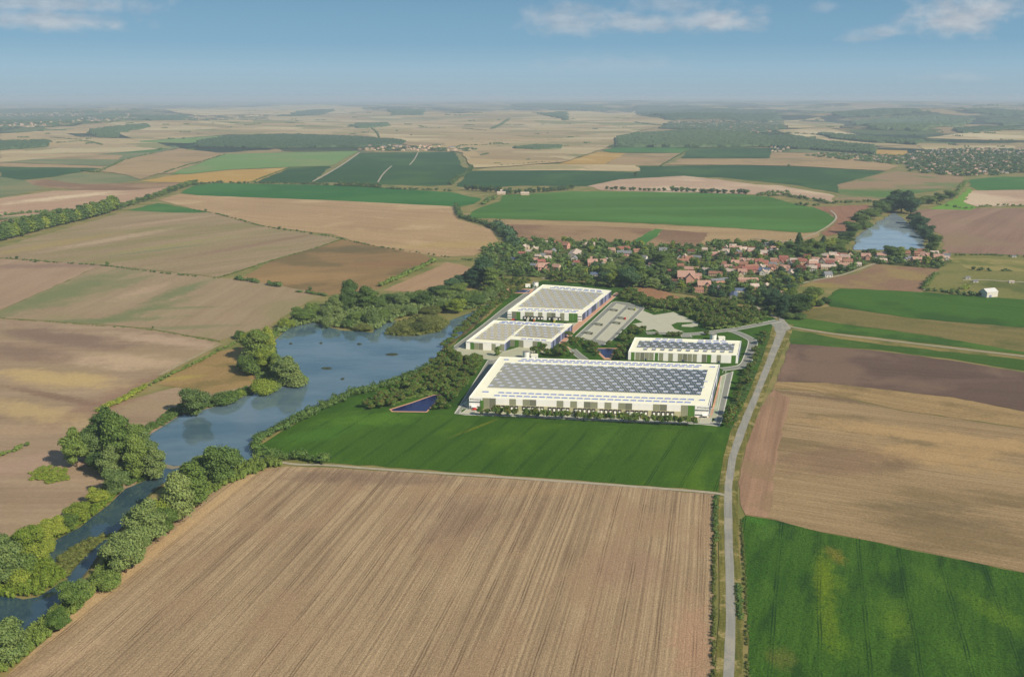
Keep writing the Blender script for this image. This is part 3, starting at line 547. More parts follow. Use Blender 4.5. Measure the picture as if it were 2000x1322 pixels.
for n_ in wm2.node_tree.nodes:
    if n_.type == 'MIX' and n_.data_type == 'RGBA': n_.inputs[6].default_value = (.26, .33, .37, 1); n_.inputs[7].default_value = (.33, .40, .43, 1)
sheet('pond', [(1667,489),(1671,466),(1695,447),(1720,431),(1745,416),(1765,428),(1800,463),(1806,486),(1755,489)], wm2, z=.9, label='pale blue pond ringed by trees beyond the village')
sheet('weir', [(303,893),(318,905),(340,911),(362,909),(362,912),(336,917),(312,912)], plain('weir_concrete', C(150, 142, 116), .9), z=.42, label='low curved weir across the lake outlet')
spit = [(107,1100),(122,1086),(160,1062),(200,1046),(226,1044),(200,1058),(172,1082),(146,1110),(134,1126),(118,1124)]
sheet('river_island', spit, field_mat('spit_grass', C(86, 98, 42), C(128, 116, 66), grain=2, patch=10), z=.42, amp=.3, label='narrow overgrown spit between two river channels')
sheet('lake_island', [(752,654),(775,632),(820,618),(860,622),(878,632),(860,648),(812,657),(778,657)], field_mat('marsh_grass', C(104, 112, 50), C(136, 130, 66), grain=2, patch=20), z=.42, amp=.5, label='marshy island at the head of the lake')
mudm = plain('islet_mud', C(58, 66, 40), .9, .3, .3)
for i, (u, v, hw, hh, nm) in enumerate([(639,720,12,1.8,'long flat'), (766,693,13,2.2,'largest'), (702,673,5,1.8,'round'), (627,671,3.5,1.2,'small dark'), (669,741,4,1.3,'southernmost tiny'), (568,672,3.5,1,'western tiny')]):
    a = mpp(v); c = P(u, v); mb = MB(); n = 14; rx = hw*a; ry = hh*a/math.sin(R(17)); th = np.arange(n)*2*math.pi/n; rr = RNG.uniform(.75, 1.15, n)
    v0 = np.c_[c[0]+np.cos(th)*rx*rr, c[1]+np.sin(th)*ry*rr, np.full(n, .36)]; v1 = np.c_[c[0]+np.cos(th)*rx*.6*rr, c[1]+np.sin(th)*ry*.6*rr, 1.0+RNG.uniform(0, .9, n)]
    mb.add(np.r_[v0, v1], [(k, (k+1) % n, n+(k+1) % n, n+k) for k in range(n)]); mb.add(v1, [tuple(range(n))])
    tag(mb.build('islet', mudm), f'{nm} weedy mud islet in the open lake', kind='structure')

# ------------------------------------------------------------------ paved ground of the warehouse site
conc = plain('pale_concrete', C(206, 204, 178), .9, .05, .1); yardc = plain('yard_concrete', C(196, 196, 164), .9, .06, .1)
tarm = plain('site_asphalt', C(150, 152, 140), .9, .06, .15); kerbm = plain('kerb_concrete', C(222, 222, 205), .9, .05, .2)
orng = plain('terracotta_paving', C(224, 172, 138), .9, .08, .3); linem = plain('white_paint', (.75, .75, .70), .7, .03)
navy = plain('blue_paint', C(44, 66, 120), .6, .1)
ZL = [.42]
def pave(name, px, mat, label=None, kerb=0.0, world=False):
    ZL[0] += .006; z = ZL[0]
    o = sheet(name, px, mat, z=z, label=label, amp=0, dens=False, world=world)
    if kerb: ribbon('kerb', (px if world else PP(px))+[(px if world else PP(px))[0]], kerb, kerbm, z+.12, world=True, thick=.14, it=0)
    return o
def road(px, wd, label=None, kerb=.7, mat=None, name='road', it=2):
    ZL[0] += .006; z = ZL[0]
    pts = smooth_line(PP(px), it)
    ribbon(name, pts, wd, mat or tarm, z, world=True, label=label, it=0)
    if kerb:
        a, b = ribbon_pts(pts, wd+kerb)
        for e in (a, b): ribbon('kerb', e, kerb, kerbm, z+.12, world=True, thick=.14, it=0)
# yards first, roads over them
pave('yard', [(905,788),(925,780),(1400,798),(1409,735),(1420,730),(1432,726),(1409,824),(1405,833),(1366,829),(1145,821),(995,813),(909,811),(888,808)], yardc, 'pale concrete dock yard in front of the longest warehouse', 1.0)
pave('road', [(953,704),(976,699),(906,790),(925,806),(1000,810),(1145,817),(1364,826),(1398,826),(1400,815),(1418,732),(1431,726),(1409,824),(1405,832),(1366,829),(1145,821),(995,813.6),(909,811),(888,808)], tarm, 'grey asphalt service road looping round the longest warehouse', .8)
pave('pavement', [(1411,735),(1419,733),(1401,806),(1391,812)], plain('pale_green_paving', C(184, 194, 160), .9, .05), 'pale paving along the right wall of the longest warehouse')
pave('footpath', [(1407,735),(1411,735),(1391,812),(1387,813)], orng, 'terracotta footpath along the right wall of the longest warehouse')
pave('footpath', [(918,797),(958,799),(958,801),(917,799.4)], orng); pave('footpath', [(1340,813),(1388,815),(1388,817.4),(1340,815)], orng)
pave('parking_bays', [(934,801),(945,801.3),(941,805),(931,804.5)], navy, 'blue painted parking bays near the red car'); pave('parking_bays', [(1345,816),(1361,816.6),(1361,821),(1345,820.5)], navy, 'blue painted parking bays at the right office corner')
pave('parking_lot', [(1377,816),(1389,817),(1386,828),(1366,827),(1370,817)], conc, 'small pale car park by the right office corner', .5)
pave('parking_lot', [(903,800),(932,802),(927,810),(897,808)], conc, 'small pale car park by the left office corner', .5)
pave('lawn', [(899,800),(909,798),(912,800),(903,806),(898,806)], grass, 'tiny kerbed lawn left of the small car park', .5); pave('lawn', [(1390,817),(1396,817),(1396,821),(1390,826)], grass, 'tiny kerbed lawn at the right end of the yard', .5)
pave('lawn', [(1413,723),(1418,725),(1417,730),(1411,729)], grass, 'tiny kerbed lawn behind the longest warehouse', .5)
pave('yard', [(878,690),(905,674),(912,680),(985,687),(1038,672),(1078,681),(1066,690),(1040,690),(1020,697),(965,703),(935,701),(905,697)], yardc, 'pale yard in the corner of the stepped warehouse', .8)
pave('lawn', [(962,694),(970,688),(984,688),(968,695)], grass, 'little triangular lawn with one tree in the yard', .6)
road([(960,706),(985,702),(1040,694)], 6, 'short service road behind the longest warehouse')
pave('yard', [(976,620),(991,606),(990,628),(1100,632),(1136,630),(1133,637),(1120,640),(1118,634),(966,624)], yardc, 'pale dock yard between the two back warehouses')
road([(878,689),(915,662),(957,630),(990,602),(1030,574),(1050,562)], 9, 'grey service lane on the lake side of the warehouses', 1.0)
pave('footpath', [(1203,572),(1212,572),(1165,612),(1122,650),(1102,673),(1121,686),(1114,686),(1092,671),(1112,645),(1150,610)], orng, 'wide terracotta footpath beside the two back warehouses', .7)
road([(1117,683),(1128,693),(1142,703)], 9, 'short grey lane behind the longest warehouse', .8, it=0)
pave('lorry_park', [(1124,658),(1158,627),(1195,592),(1203,589.5),(1225,592),(1251,598),(1259,603),(1255,607),(1221,641),(1197,664),(1178,675),(1157,673),(1152,667),(1128,662)], tarm, 'grey lorry park with two rows of bays', 1.2)
B1 = [(1134,660),(1205,593.5),(1222,597),(1154,665)]; B2 = [(1164,664),(1228,600),(1248,604),(1184,668)]
pave('parking_strip', B1, conc, 'left pale strip of lorry bays', .6); pave('parking_strip', B2, conc, 'right pale strip of lorry bays', .6)
pave('plaza', [(1240,622),(1255,607),(1277,616),(1300,612.5),(1315,610),(1340,621),(1364,632),(1362,639),(1340,648),(1300,652),(1285,648),(1262,634)], conc, 'large pale concrete area beside the lorry park')
pave('plaza', [(1235,633),(1256,630.5),(1281,643),(1262,646.5)], conc, 'small pale concrete rectangle below the large one')
pave('lawn', [(1311,635),(1322,630.5),(1348,630),(1356,632.5),(1332,635),(1331,638.5),(1352,639.5),(1362,637),(1368,646),(1340,649.5),(1318,643)], grass, 'crescent of lawn cut into the pale concrete area')
road([(1262,651),(1295,651),(1330,654),(1365,652.5),(1400,648),(1440,643),(1480,635),(1520,627)], 10, 'site access road running past the smallest warehouse', 1.1)
road([(1422,646),(1440,650),(1467,663),(1472,669),(1462,700),(1454,716),(1430,720),(1410,722)], 10, 'grey loop road round the right end of the smallest warehouse', 1.1)
road([(1338,654),(1342,660)], 12, None, .8, it=0)
for strip_, rows in ((B1, 22), (B2, 20)):
    Q = [np.array(p) for p in PP(strip_)]; mb = MB()
    for i in range(rows+1):
        s_ = .03+.94*i/rows
        if (strip_ is B1 and .55 < s_ < .68) or (strip_ is B2 and .62 < s_ < .86): continue
        a, b_ = Q[0]*(1-s_)+Q[1]*s_, Q[3]*(1-s_)+Q[2]*s_; d = (b_-a)/np.linalg.norm(b_-a); n_ = np.array([-d[1], d[0]])*.3
        a = a+d*1.5; b_ = b_-d*1.5
        mb.add([(*(a-n_), ZL[0]+.05), (*(b_-n_), ZL[0]+.05), (*(b_+n_), ZL[0]+.05), (*(a+n_), ZL[0]+.05)], [(0, 1, 2, 3)])
    tag(mb.build('bay_markings', plain('bay_paint', C(236, 236, 216), .8, .03)), kind='structure')
# retention ponds
pw, t = M('pond_water'); b = t.n('ShaderNodeBsdfPrincipled'); t.put(b.inputs['Base Color'], C(26, 30, 92)); b.inputs['Roughness'].default_value = .25; t.out(b.outputs[0])
for rim, wp_, lb in [([(760,800),(802,787),(846,771.7),(860,771.2),(864,774.2),(834,806.3),(765,805.2)], [(764,801),(805,788),(847,773),(858,772.5),(861,774.5),(832.5,804.5),(768,803.5)], 'triangular dark blue pond at the edge of the tree belt'),
                     ([(1158,680.5),(1206,680.5),(1193,703.5),(1180,703)], [(1164,682),(1200,682),(1190.5,699.5),(1182.5,699.5)], 'small wedge-shaped dark blue pond behind the longest warehouse'),
                     ([(990,563.5),(1043,565),(1038,574),(990,573.5)], [(996,565.5),(1037,567),(1033,572),(996,571.5)], 'narrow dark blue pond beyond the farthest warehouse')]:
    pave('pond_bank', rim, orng); pave('pond', wp_, pw, lb)

# ------------------------------------------------------------------ warehouses
UNIT = {}
def unit_box():
    if 'b' not in UNIT:
        mb = MB(); mb.box((0, 0, .5), (1, 1, 1)); UNIT['b'] = mesh_np(mb, 'panel', [kerbm])
    return UNIT['b']
def ubox(name, parent, c, size, rz, mat, label=None):
    """box standing on c (world), as a part sharing the unit box"""
    o = link(name, unit_box(), parent); po = parent['_o'] if '_o' in parent else (0, 0, 0)
    o.location = (c[0]-po[0], c[1]-po[1], c[2]-po[2]); o.scale = size; o.rotation_euler = (0, 0, rz); own_mat(o, mat)
    if label: o['label'] = label
    return o
def root(name, loc, label, cat, group=None):
    o = empty(name, loc); o['_o'] = list(loc); tag(o, label, cat, group); return o
roofm = plain('cream_roof_membrane', (.90, .88, .66), .8, .045, .035); white = plain('white_cladding', (.88, .87, .80), .6, .03, .2)
def ribbed(name, col):
    m, t = M(name); p = t.n('ShaderNodeTexCoord').outputs['Object']
    x = t.sep(p)[0]; f = t.m('FRACT', t.m('MULTIPLY', x, 9.0)); c = t.mix(t.m('LESS_THAN', f, .22), col, tuple(k*.8 for k in col))
    t.out(t.bsdf(c, .6, spec=.3)); return m
PM = {'g': ribbed('grey_cladding', C(166, 168, 138)), 'd': ribbed('dark_grey_cladding', C(136, 138, 116)), 'w': white, 'v': leaf_mat('climbing_plants', C(70, 120, 40), C(110, 152, 62)),
      's': plain('shaded_slate_cladding', C(70, 82, 106), .5, .1), 'l': plain('shaded_lavender_cladding', C(138, 148, 184), .5, .06), 'k': plain('dark_rubber', (.03, .03, .035), .7), 'b': plain('beige_dock_wall', C(206, 202, 160), .8, .05), 'n': plain('window_band', C(84, 100, 104), .2, .1, spec=.6)}  # slate and lavender: bluish panels, their colour also carries the side walls' shade
solarm = plain('solar_glass', C(66, 84, 116), .25, .15, spec=.6); solarg = plain('grey_solar_glass', C(40, 54, 76), .3, .12, spec=.6); sky_l2 = plain('pale_rooflight', C(226, 232, 255), .3, .04, spec=.6); sky_l = plain('skylight_blue', C(150, 166, 224), .3, .08, spec=.6)
frame_m = plain('skylight_kerb', (.7, .72, .74), .6)
def wallrow(rt, A, B, h, mods, out=.12, z0=0.0):
    """cladding panels on the wall A-B; mods = [(s0, s1, z0, z1, key, name)] in fractions of the wall"""
    A, B = np.array(A), np.array(B); L = np.linalg.norm(B-A); d = (B-A)/L; nrm = np.array([d[1], -d[0]]); rz = math.atan2(d[1], d[0])
    for s0, s1, a, b_, key, nm in mods:
        c = A+d*L*(s0+s1)/2+nrm*(out/2+.003); wd = L*(s1-s0)-.22
        o = ubox(nm, rt, (c[0], c[1], z0+a*h+.02), (wd, out, (b_-a)*h-.06), rz, PM[key])
    return A, d, L, nrm, rz
def split_modules(n, special, top=1.0):
    out = []
    for i in range(n):
        k = special.get(i, 'w'); lo = 0.0
        out.append((i/n, (i+1)/n, lo, top, k, 'wall_panel'))
    return out
def warehouse(roof, h, label, side_n=14):
    W_ = PP(roof, h); A = np.array(W_); c = A.mean(0)
    rt = root('warehouse', (float(c[0]), float(c[1]), 0), label, 'warehouse', 'white logistics warehouses')
    n = len(W_); mb = MB()
    mb.add(np.r_[np.c_[A, np.zeros(n)], np.c_[A, np.full(n, h)]], [(i, (i+1) % n, n+(i+1) % n, n+i) for i in range(n)]); mb.build('wall', white, rt)
    cc = c+(A-c)*.9985
    mb = MB(); tri = geometry.tessellate_polygon([[Vector((*p, 0)) for p in cc]]); mb.add(np.c_[cc, np.full(n, h-.35)], orient(np.c_[cc, np.zeros(n)], np.array(tri))); mb.build('roof', roofm, rt)
    for i in range(n):
        a, b_ = A[i], A[(i+1) % n]; L = np.linalg.norm(b_-a); d = (b_-a)/L; m_ = (a+b_)/2+np.array([-d[1], d[0]])*.3
        ubox('parapet', rt, (m_[0], m_[1], h-.5), (L-.4, .6, .75), math.atan2(d[1], d[0]), white)
    return rt, W_
def bil(Q, s, t_): Q = [np.array(q) for q in Q]; return Q[0]*(1-s)*(1-t_)+Q[1]*s*(1-t_)+Q[2]*s*t_+Q[3]*(1-s)*t_
def quadslab(mb, Q, s0, s1, t0, t1, z, th, tilt=0.0):
    p = [bil(Q, s0, t0), bil(Q, s1, t0), bil(Q, s1, t1), bil(Q, s0, t1)]; zz = [z, z+tilt, z+tilt, z]
    v = [(*q, k-th) for q, k in zip(p, zz)]+[(*q, k) for q, k in zip(p, zz)]
    mb.add(v, [(4, 5, 6, 7), (0, 1, 5, 4), (1, 2, 6, 5), (2, 3, 7, 6), (3, 0, 4, 7)])
def solar(rt, Q, h, s0, s1, t0, t1, ns, nt, mat, gap=7, skip=None, cover=.66):
    mb = MB(); lights = MB(); fr = MB()
    for r_ in range(nt):
        off = (r_*3) % gap
        for i in range(ns):
            s = s0+(s1-s0)*i/ns; ds = (s1-s0)/ns; t = t0+(t1-t0)*r_/nt; dt = (t1-t0)/nt; lo, hi = .02, .97
            if skip and skip(s, t): continue
            ph = (i+off) % gap
            if ph in (0, 1, 2):
                hi = .52
                if ph == 0:
                    quadslab(lights, Q, s+ds*.1, s+ds*2.75, t+dt*.57, t+dt*.92, h+.25, .2)
                    quadslab(fr, Q, s+ds*.2, s+ds*2.6, t+dt*.60, t+dt*.88, h+.02, .2)
            quadslab(mb, Q, s, s+ds*cover, t+dt*lo, t+dt*hi, h+.15, .12, .45)
    tag(mb.build('solar_panels', mat, rt), kind='stuff')
    tag(lights.build('rooflights', sky_l2, rt), kind='stuff'); tag(fr.build('rooflight_kerbs', frame_m, rt), kind='stuff')
def skylights(rt, Q, h, rows):
    po = rt['_o']
    for (s0, s1, t_, n_) in rows:
        for i in range(n_):
            a = bil(Q, s0+(s1-s0)*i/n_, t_); b_ = bil(Q, s0+(s1-s0)*(i+.74)/n_, t_); L = np.linalg.norm(b_-a); d = b_-a; m_ = (a+b_)/2
            ubox('skylight', rt, (m_[0], m_[1], h-.34), (L, 1.7, .9), math.atan2(d[1], d[0]), sky_l)
def emblem(rt, A, B, h, s, zc, size, word=True, side=1):
    """dark diamond mark and the company word on the wall"""
    A, B = np.array(A), np.array(B); L = np.linalg.norm(B-A); d = (B-A)/L; nrm = np.array([d[1], -d[0]]); rz = math.atan2(d[1], d[0]); p = A+d*L*s+nrm*.2
    q = np.array([p-d*size*.28, p, p+d*size*.28, p]); zs = [zc, zc-size*.5, zc, zc+size*.5]; mb = MB()
    v0 = np.c_[q, zs]; v1 = np.c_[q+nrm*.1, zs]; mb.add(np.r_[v0, v1], [(4, 5, 6, 7), (0, 1, 5, 4), (1, 2, 6, 5), (2, 3, 7, 6), (3, 0, 4, 7)]); mb.build('emblem', plain('sign_dark', (.02, .03, .06), .5), rt)
    if word:
        cu = bpy.data.curves.new('sign_text', 'FONT'); cu.body = 'Mountpark'; cu.size = size*1.25; cu.extrude = .04; cu.materials.append(PM['n'])
        tmp = link('tmp', cu); bpy.context.view_layer.update(); me_ = bpy.data.meshes.new_from_object(tmp.evaluated_get(bpy.context.evaluated_depsgraph_get())); me_.name = 'sign_lettering'; bpy.data.objects.remove(tmp)
        o = link('sign_lettering', me_, rt); po = rt['_o']; tp = p+d*size*.5
        o.location = (tp[0]-po[0], tp[1]-po[1], zc-size*.42); o.rotation_euler = (math.pi/2, 0, rz)
def dock(rt, A, d, nrm, rz, L, s, wd=3.4):
    c = A+d*L*s+nrm*.75
    f = ubox('dock_shelter', rt, (c[0], c[1], .6), (wd, .9, 4.6), rz, PM['k'])
    o = link('dock_door', unit_box(), f); own_mat(o, PM['w']); o.scale = (.55, .12, .55); o.location = (0, -.545, .14)
def side(rt, A, B, h, n, pat, tops=.93):  # right-hand walls, with shade painted in as dark bluish panels
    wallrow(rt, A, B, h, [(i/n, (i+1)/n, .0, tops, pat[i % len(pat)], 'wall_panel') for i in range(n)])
# longest warehouse
H1 = 12.0
r1, W1 = warehouse([(916,776),(1385,793),(1406,712),(975.5,697)], H1, 'longest white warehouse with solar roof and a row of loading docks facing the green field')
sp = {}
for u, k in [(951,'g'),(965,'d'),(1004,'g'),(1031,'g'),(1044,'d'),(1097,'g'),(1124,'g'),(1150,'d'),(1164,'g'),(1191,'g'),(1218,'g'),(1232,'d'),(1287,'g'),(1300,'d'),(1342,'g'),(1355,'v')]:
    sp[int((u-916)/13.4)] = k
mods = []
for s0, s1, a, b_, k, nm in split_modules(35, sp):
    i = round(s0*35)
    if 4 <= i <= 30: a = .46
    mods.append((s0, s1, a, b_, k, nm))
A, d, L, nrm, rz = wallrow(r1, W1[0], W1[1], H1, mods)
cb = A+d*L*(4/35+31/35)/2+nrm*.35; ubox('dock_wall', r1, (cb[0], cb[1], .02), (L*27/35-.2, .7, H1*.455), rz, PM['b'])
for g_ in range(7):
    for j in range(5):
        u = 975.5+50.8*g_+8.8*j
        dock(r1, A, d, nrm, rz, L, (u-916)/469.+.0)
for s_, w_ in ((1/35, 2), (34/35, 2)):
    for zz in (.18, .58):
        c = A+d*L*s_+nrm*.2; ubox('window_band', r1, (c[0], c[1], zz*H1), (L/35*1.9, .3, H1*.09), rz, PM['n'])
c = A+d*L*.022+nrm*1.5; ubox('entrance_canopy', r1, (c[0], c[1], 2.6), (5, 3, .8), rz, PM['w']); ubox('entrance_door', r1, (c[0]-nrm[0]*1.2, c[1]-nrm[1]*1.2, .02), (4, .6, 2.5), rz, PM['k'])
c = A+d*L*.985+nrm*1.5; ubox('entrance_canopy', r1, (c[0], c[1], 2.6), (5, 3, .8), rz, PM['w']); ubox('entrance_door', r1, (c[0]-nrm[0]*1.2, c[1]-nrm[1]*1.2, .02), (4, .6, 2.5), rz, PM['k'])
mb = MB(); a_ = A+d*L*1.62/35; 
c = A+d*L*(1.95/35)+nrm*.3; ubox('climbing_plants', r1, (c[0], c[1], .02), (L*.5/35, .6, H1*.78), rz, PM['v'])
emblem(r1, W1[0], W1[1], H1, .006, H1*.86, 1.8); emblem(r1, W1[0], W1[1], H1, .955, H1*.86, 1.8)
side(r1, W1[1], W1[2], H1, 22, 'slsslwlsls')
solar(r1, W1, H1, .047, .956, .225, .845, 136, 9, solarm)
skylights(r1, W1, H1, [(.10, .93, .06, 26), (.11, .94, .125, 26), (.10, .92, .91, 26), (.11, .93, .955, 26)])
skylights(r1, W1, H1, [(.04, .075, .13, 1), (.955, .985, .12, 1), (.03, .06, .93, 1), (.96, .99, .93, 1)])
# stepped warehouse by the lake
H2 = 10.0
r2, W2 = warehouse([(910,667),(985,671),(996,662),(1076,668),(1118,633),(965,625.5)], H2, 'white warehouse with a stepped front and grey solar roof nearest the lake')
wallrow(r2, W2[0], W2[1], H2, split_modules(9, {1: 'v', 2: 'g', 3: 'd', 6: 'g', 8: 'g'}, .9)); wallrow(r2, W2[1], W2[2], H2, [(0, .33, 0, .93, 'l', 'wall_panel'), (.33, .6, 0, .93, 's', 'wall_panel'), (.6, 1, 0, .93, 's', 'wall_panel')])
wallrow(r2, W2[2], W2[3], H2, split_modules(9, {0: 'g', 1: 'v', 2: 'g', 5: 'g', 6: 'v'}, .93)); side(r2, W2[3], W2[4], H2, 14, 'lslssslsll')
Q2 = [np.array(W2[0]), np.array(W2[1])+(np.array(W2[3])-np.array(W2[2])), np.array(W2[4]), np.array(W2[5])]
solar(r2, Q2, H2, .06, .44, .12, .86, 30, 7, solarg, cover=.74); Q2b = [np.array(W2[0])*.0+np.array(W2[2])+(np.array(W2[2])-np.array(W2[3]))*.0, np.array(W2[3]), np.array(W2[4]), bil([W2[0], W2[1], W2[4], W2[5]], .45, 1.0)]
solar(r2, Q2b, H2, .02, .93, .16, .80, 37, 5, solarg, cover=.74)
skylights(r2, Q2, H2, [(.12, .93, .95, 8), (.10, .9, .90, 8)]); skylights(r2, Q2b, H2, [(.25, .9, .06, 4)])
emblem(r2, W2[0], W2[1], H2, .03, H2*.92, 1.3)
# farthest warehouse
H3 = 11.0
r3, W3 = warehouse([(991,608),(1137,612.6),(1194,567.6),(1136,561),(1060,556)], H3, 'farthest white warehouse with grey solar roof beyond the stepped one')
mods = []
for s0, s1, a, b_, k, nm in split_modules(17, {1: 'd', 2: 'v', 4: 'g', 5: 'g', 7: 'g', 9: 'g', 10: 'd', 12: 'g', 14: 'v', 15: 'v', 16: 'w'}):
    mods.append((s0, s1, a, b_, k, nm))
A, d, L, nrm, rz = wallrow(r3, W3[0], W3[1], H3, mods)
for u in (1026, 1033, 1040, 1046, 1053, 1059, 1074, 1082, 1088, 1094): dock(r3, A, d, nrm, rz, L, (u-991)/146., 4.0)
for s_ in (.03, .97):
    for zz in (.2, .55): c = A+d*L*s_+nrm*.2; ubox('window_band', r3, (c[0], c[1], zz*H3), (L/17*.9, .3, H3*.1), rz, PM['n'])
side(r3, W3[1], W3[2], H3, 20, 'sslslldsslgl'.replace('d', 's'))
Q3 = [W3[0], W3[1], W3[2], W3[4]]
solar(r3, Q3, H3, .06, .94, .16, .86, 52, 10, solarg, cover=.72); skylights(r3, Q3, H3, [(.14, .93, .10, 9), (.12, .92, .05, 9), (.16, .93, .90, 8), (.2, .9, .945, 8)])
emblem(r3, W3[0], W3[1], H3, .01, H3*.92, 1.2, False)
# smallest warehouse
H4 = 10.0
r4, W4 = warehouse([(1227,687),(1442,694),(1448,666),(1240,659)], H4, 'smallest white warehouse standing behind the long one, with blue solar strips')
def iv(z0_, z1_, key, lo=0.0, top=.97): return ((z0_-45)/1345., (z1_-45)/1345., lo, top, key, 'wall_panel')
lst = [(80,127,'v'),(135,192,'g'),(195,248,'d'),(250,303,'g'),(305,362,'g'),(375,417,'v'),(425,478,'g'),(540,597,'g'),(658,718,'g'),(720,772,'d'),(775,832,'g'),(838,890,'g'),(950,1007,'d'),(1010,1064,'v'),(1130,1182,'g'),(1308,1362,'v')]
ms = [iv(*q) for q in lst]; edges = [45]+[x for q in lst for x in q[:2]]+[1390]
for a, b_ in zip(edges[::2], edges[1::2]):
    if b_-a > 20:
        k = max(1, round((b_-a)/58)); ms += [iv(a+(b_-a)*i/k, a+(b_-a)*(i+1)/k, 'w') for i in range(k)]
A, d, L, nrm, rz = wallrow(r4, W4[0], W4[1], H4, ms)
for z_ in (265, 722, 1160): c = A+d*L*(z_-45)/1345.+nrm*.3; ubox('door', r4, (c[0], c[1], .02), (1.6, .3, 2.6), rz, navy)
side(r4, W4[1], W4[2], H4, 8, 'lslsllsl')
solar(r4, W4, H4, .06, .95, .30, .78, 88, 3, solarm, gap=8); solar(r4, W4, H4, .09, .95, .14, .29, 88, 1, solarm, gap=4, skip=lambda s, t: int((s-.09)/.86*88+.01) % 8 < 4)
skylights(r4, W4, H4, [(.20, .47, .93, 4), (.60, .88, .93, 4), (.18, .48, .80, 4), (.60, .9, .80, 4)])
# tanks and pump houses
def tank(u, v, rad, hh, label, bx):
    c = P(u, v); rt = root('water_tank', (c[0], c[1], 0), label, 'tank', 'white sprinkler tanks with pump houses')
    mb = MB(); mb.tube((c[0], c[1], 0), (c[0], c[1], hh), rad, rad, 24); mb.build('tank_shell', white, rt)
    mb = MB(); mb.tube((c[0], c[1], hh+.01), (c[0], c[1], hh+.7), rad*1.03, rad*.5, 24); mb.build('tank_lid', plain('tank_lid_grey', C(150, 150, 140), .7), rt)
    mb = MB(); mb.box((c[0]+rad*.8, c[1]-rad*.7, hh/2), (.5, .3, hh), .7); mb.build('ladder', PM['n'], rt)
    c = P(*bx); rt = root('pump_house', (c[0], c[1], 0), label.replace('cylindrical tank', 'flat-roofed pump house'), 'pump house', 'pump houses beside the tanks')
    mb = MB(); mb.box((c[0], c[1], 2.4), (8, 6, 4.8)); mb.build('wall', white, rt); mb = MB(); mb.box((c[0], c[1], 4.95), (8.4, 6.4, .3)); mb.build('roof', roofm, rt); mb = MB(); mb.box((c[0]+1.5, c[1]-3.05, 1.2), (1.4, .1, 2.3)); mb.build('door', PM['n'], rt)
tank(1028, 700, 4.3, 8.5, 'white cylindrical tank behind the longest warehouse', (1044, 700)); tank(1046, 561, 4.8, 8.5, 'white cylindrical tank beyond the farthest warehouse', (1031, 561)); tank(1393, 664, 4.5, 7.5, 'white cylindrical tank behind the smallest warehouse', (1409, 665))

# ------------------------------------------------------------------ lorries and cars
tyre = plain('tyre_rubber', (.02, .02, .02), .8); glass = plain('vehicle_glass', (.03, .04, .05), .15, spec=.6); chass = plain('chassis_grey', (.08, .08, .09), .6)
trail = plain('trailer_cream', C(214, 214, 190), .6, .04)
def lorry(p, rz, cabcol, label, sc=.9, group='lorries standing on the site'):
    rt = empty('lorry', (p[0], p[1], ZL[0]+.07), rz); tag(rt, label, 'lorry', group); rt.scale = (sc, sc, sc)
    mb = MB(); mb.box((-1.5, 0, 2.55), (11.6, 2.5, 2.7)); mb.box((-1.5, 0, 3.94), (11.3, 2.3, .08)); mb.build('trailer', trail, rt)
    mb = MB(); mb.box((-1.2, 0, 1.0), (11.5, 1.1, .3)); mb.build('chassis', chass, rt)
    mb = MB(); v = [(4.6, -1.2, .6), (6.8, -1.2, .6), (6.8, 1.2, .6), (4.6, 1.2, .6), (4.6, -1.2, 3.5), (6.3, -1.15, 3.5), (6.3, 1.15, 3.5), (4.6, 1.2, 3.5), (6.85, -1.2, 2.0), (6.85, 1.2, 2.0)]
    mb.add(v, [(0, 3, 2, 1)]); mb.add(v, [(4, 5, 6, 7)]); mb.add(v, [(0, 1, 8), (0, 8, 5), (0, 5, 4)]); mb.add(v, [(2, 3, 7), (2, 7, 6), (2, 6, 9)]); mb.add(v, [(1, 2, 9, 8)]); mb.add(v, [(8, 9, 6, 5)]); mb.add(v, [(3, 0, 4, 7)])
    cb_ = mb.build('cab', cabcol, rt); mb = MB(); mb.add([(6.87, -1.05, 2.1), (6.87, 1.05, 2.1), (6.38, 1.0, 3.2), (6.38, -1.0, 3.2)], [(0, 1, 2, 3)]); mb.build('windscreen', glass, cb_)
    for x in (-6.2, -4.9, -3.6, 3.2, 5.7):
        for y in (-1.05, 1.05):
            mb = MB(); mb.tube((x, y-.18, .5), (x, y+.18, .5), .5, .5, 12); mb.tube((x, y+.18, .5), (x, y-.18, .5), .5, .5, 12); mb.build('wheel', tyre, rt)
    return rt
pal = {k: plain(k+'_paint', c, .4, .04) for k, c in dict(grey=C(150, 152, 130), red=C(226, 60, 30), yellow=C(222, 214, 50), orange=C(232, 120, 40), teal=C(60, 140, 150), white=(.8, .8, .76), lime=C(190, 200, 80)).items()}
qa, qb = P(1194, 606), P(1204, 611); LR = math.atan2(qb[1]-qa[1], qb[0]-qa[0])*.5
for (u, v, col, lb) in [(1199,608,'grey','grey-cabbed lorry at the far end of the left bay strip'), (1169.5,636,'grey','grey-cabbed lorry midway along the left bay strip'), (1150,653,'grey','grey-cabbed lorry at the near end of the left bay strip'),
                        (1204,633,'grey','grey-cabbed lorry on the right bay strip just below the red-cabbed one'), (1214.5,624,'red','lorry with a bright red cab in the lorry park'), (1234,606,'lime','lorry with a yellow cab at the far end of the lorry park')]:
    lorry(P(u, v), LR, pal[col], lb)
A = np.array(W1[0]); d = np.array(W1[1])-A; L = np.linalg.norm(d); d /= L; nrm = np.array([d[1], -d[0]]); rz = math.atan2(nrm[1], nrm[0])
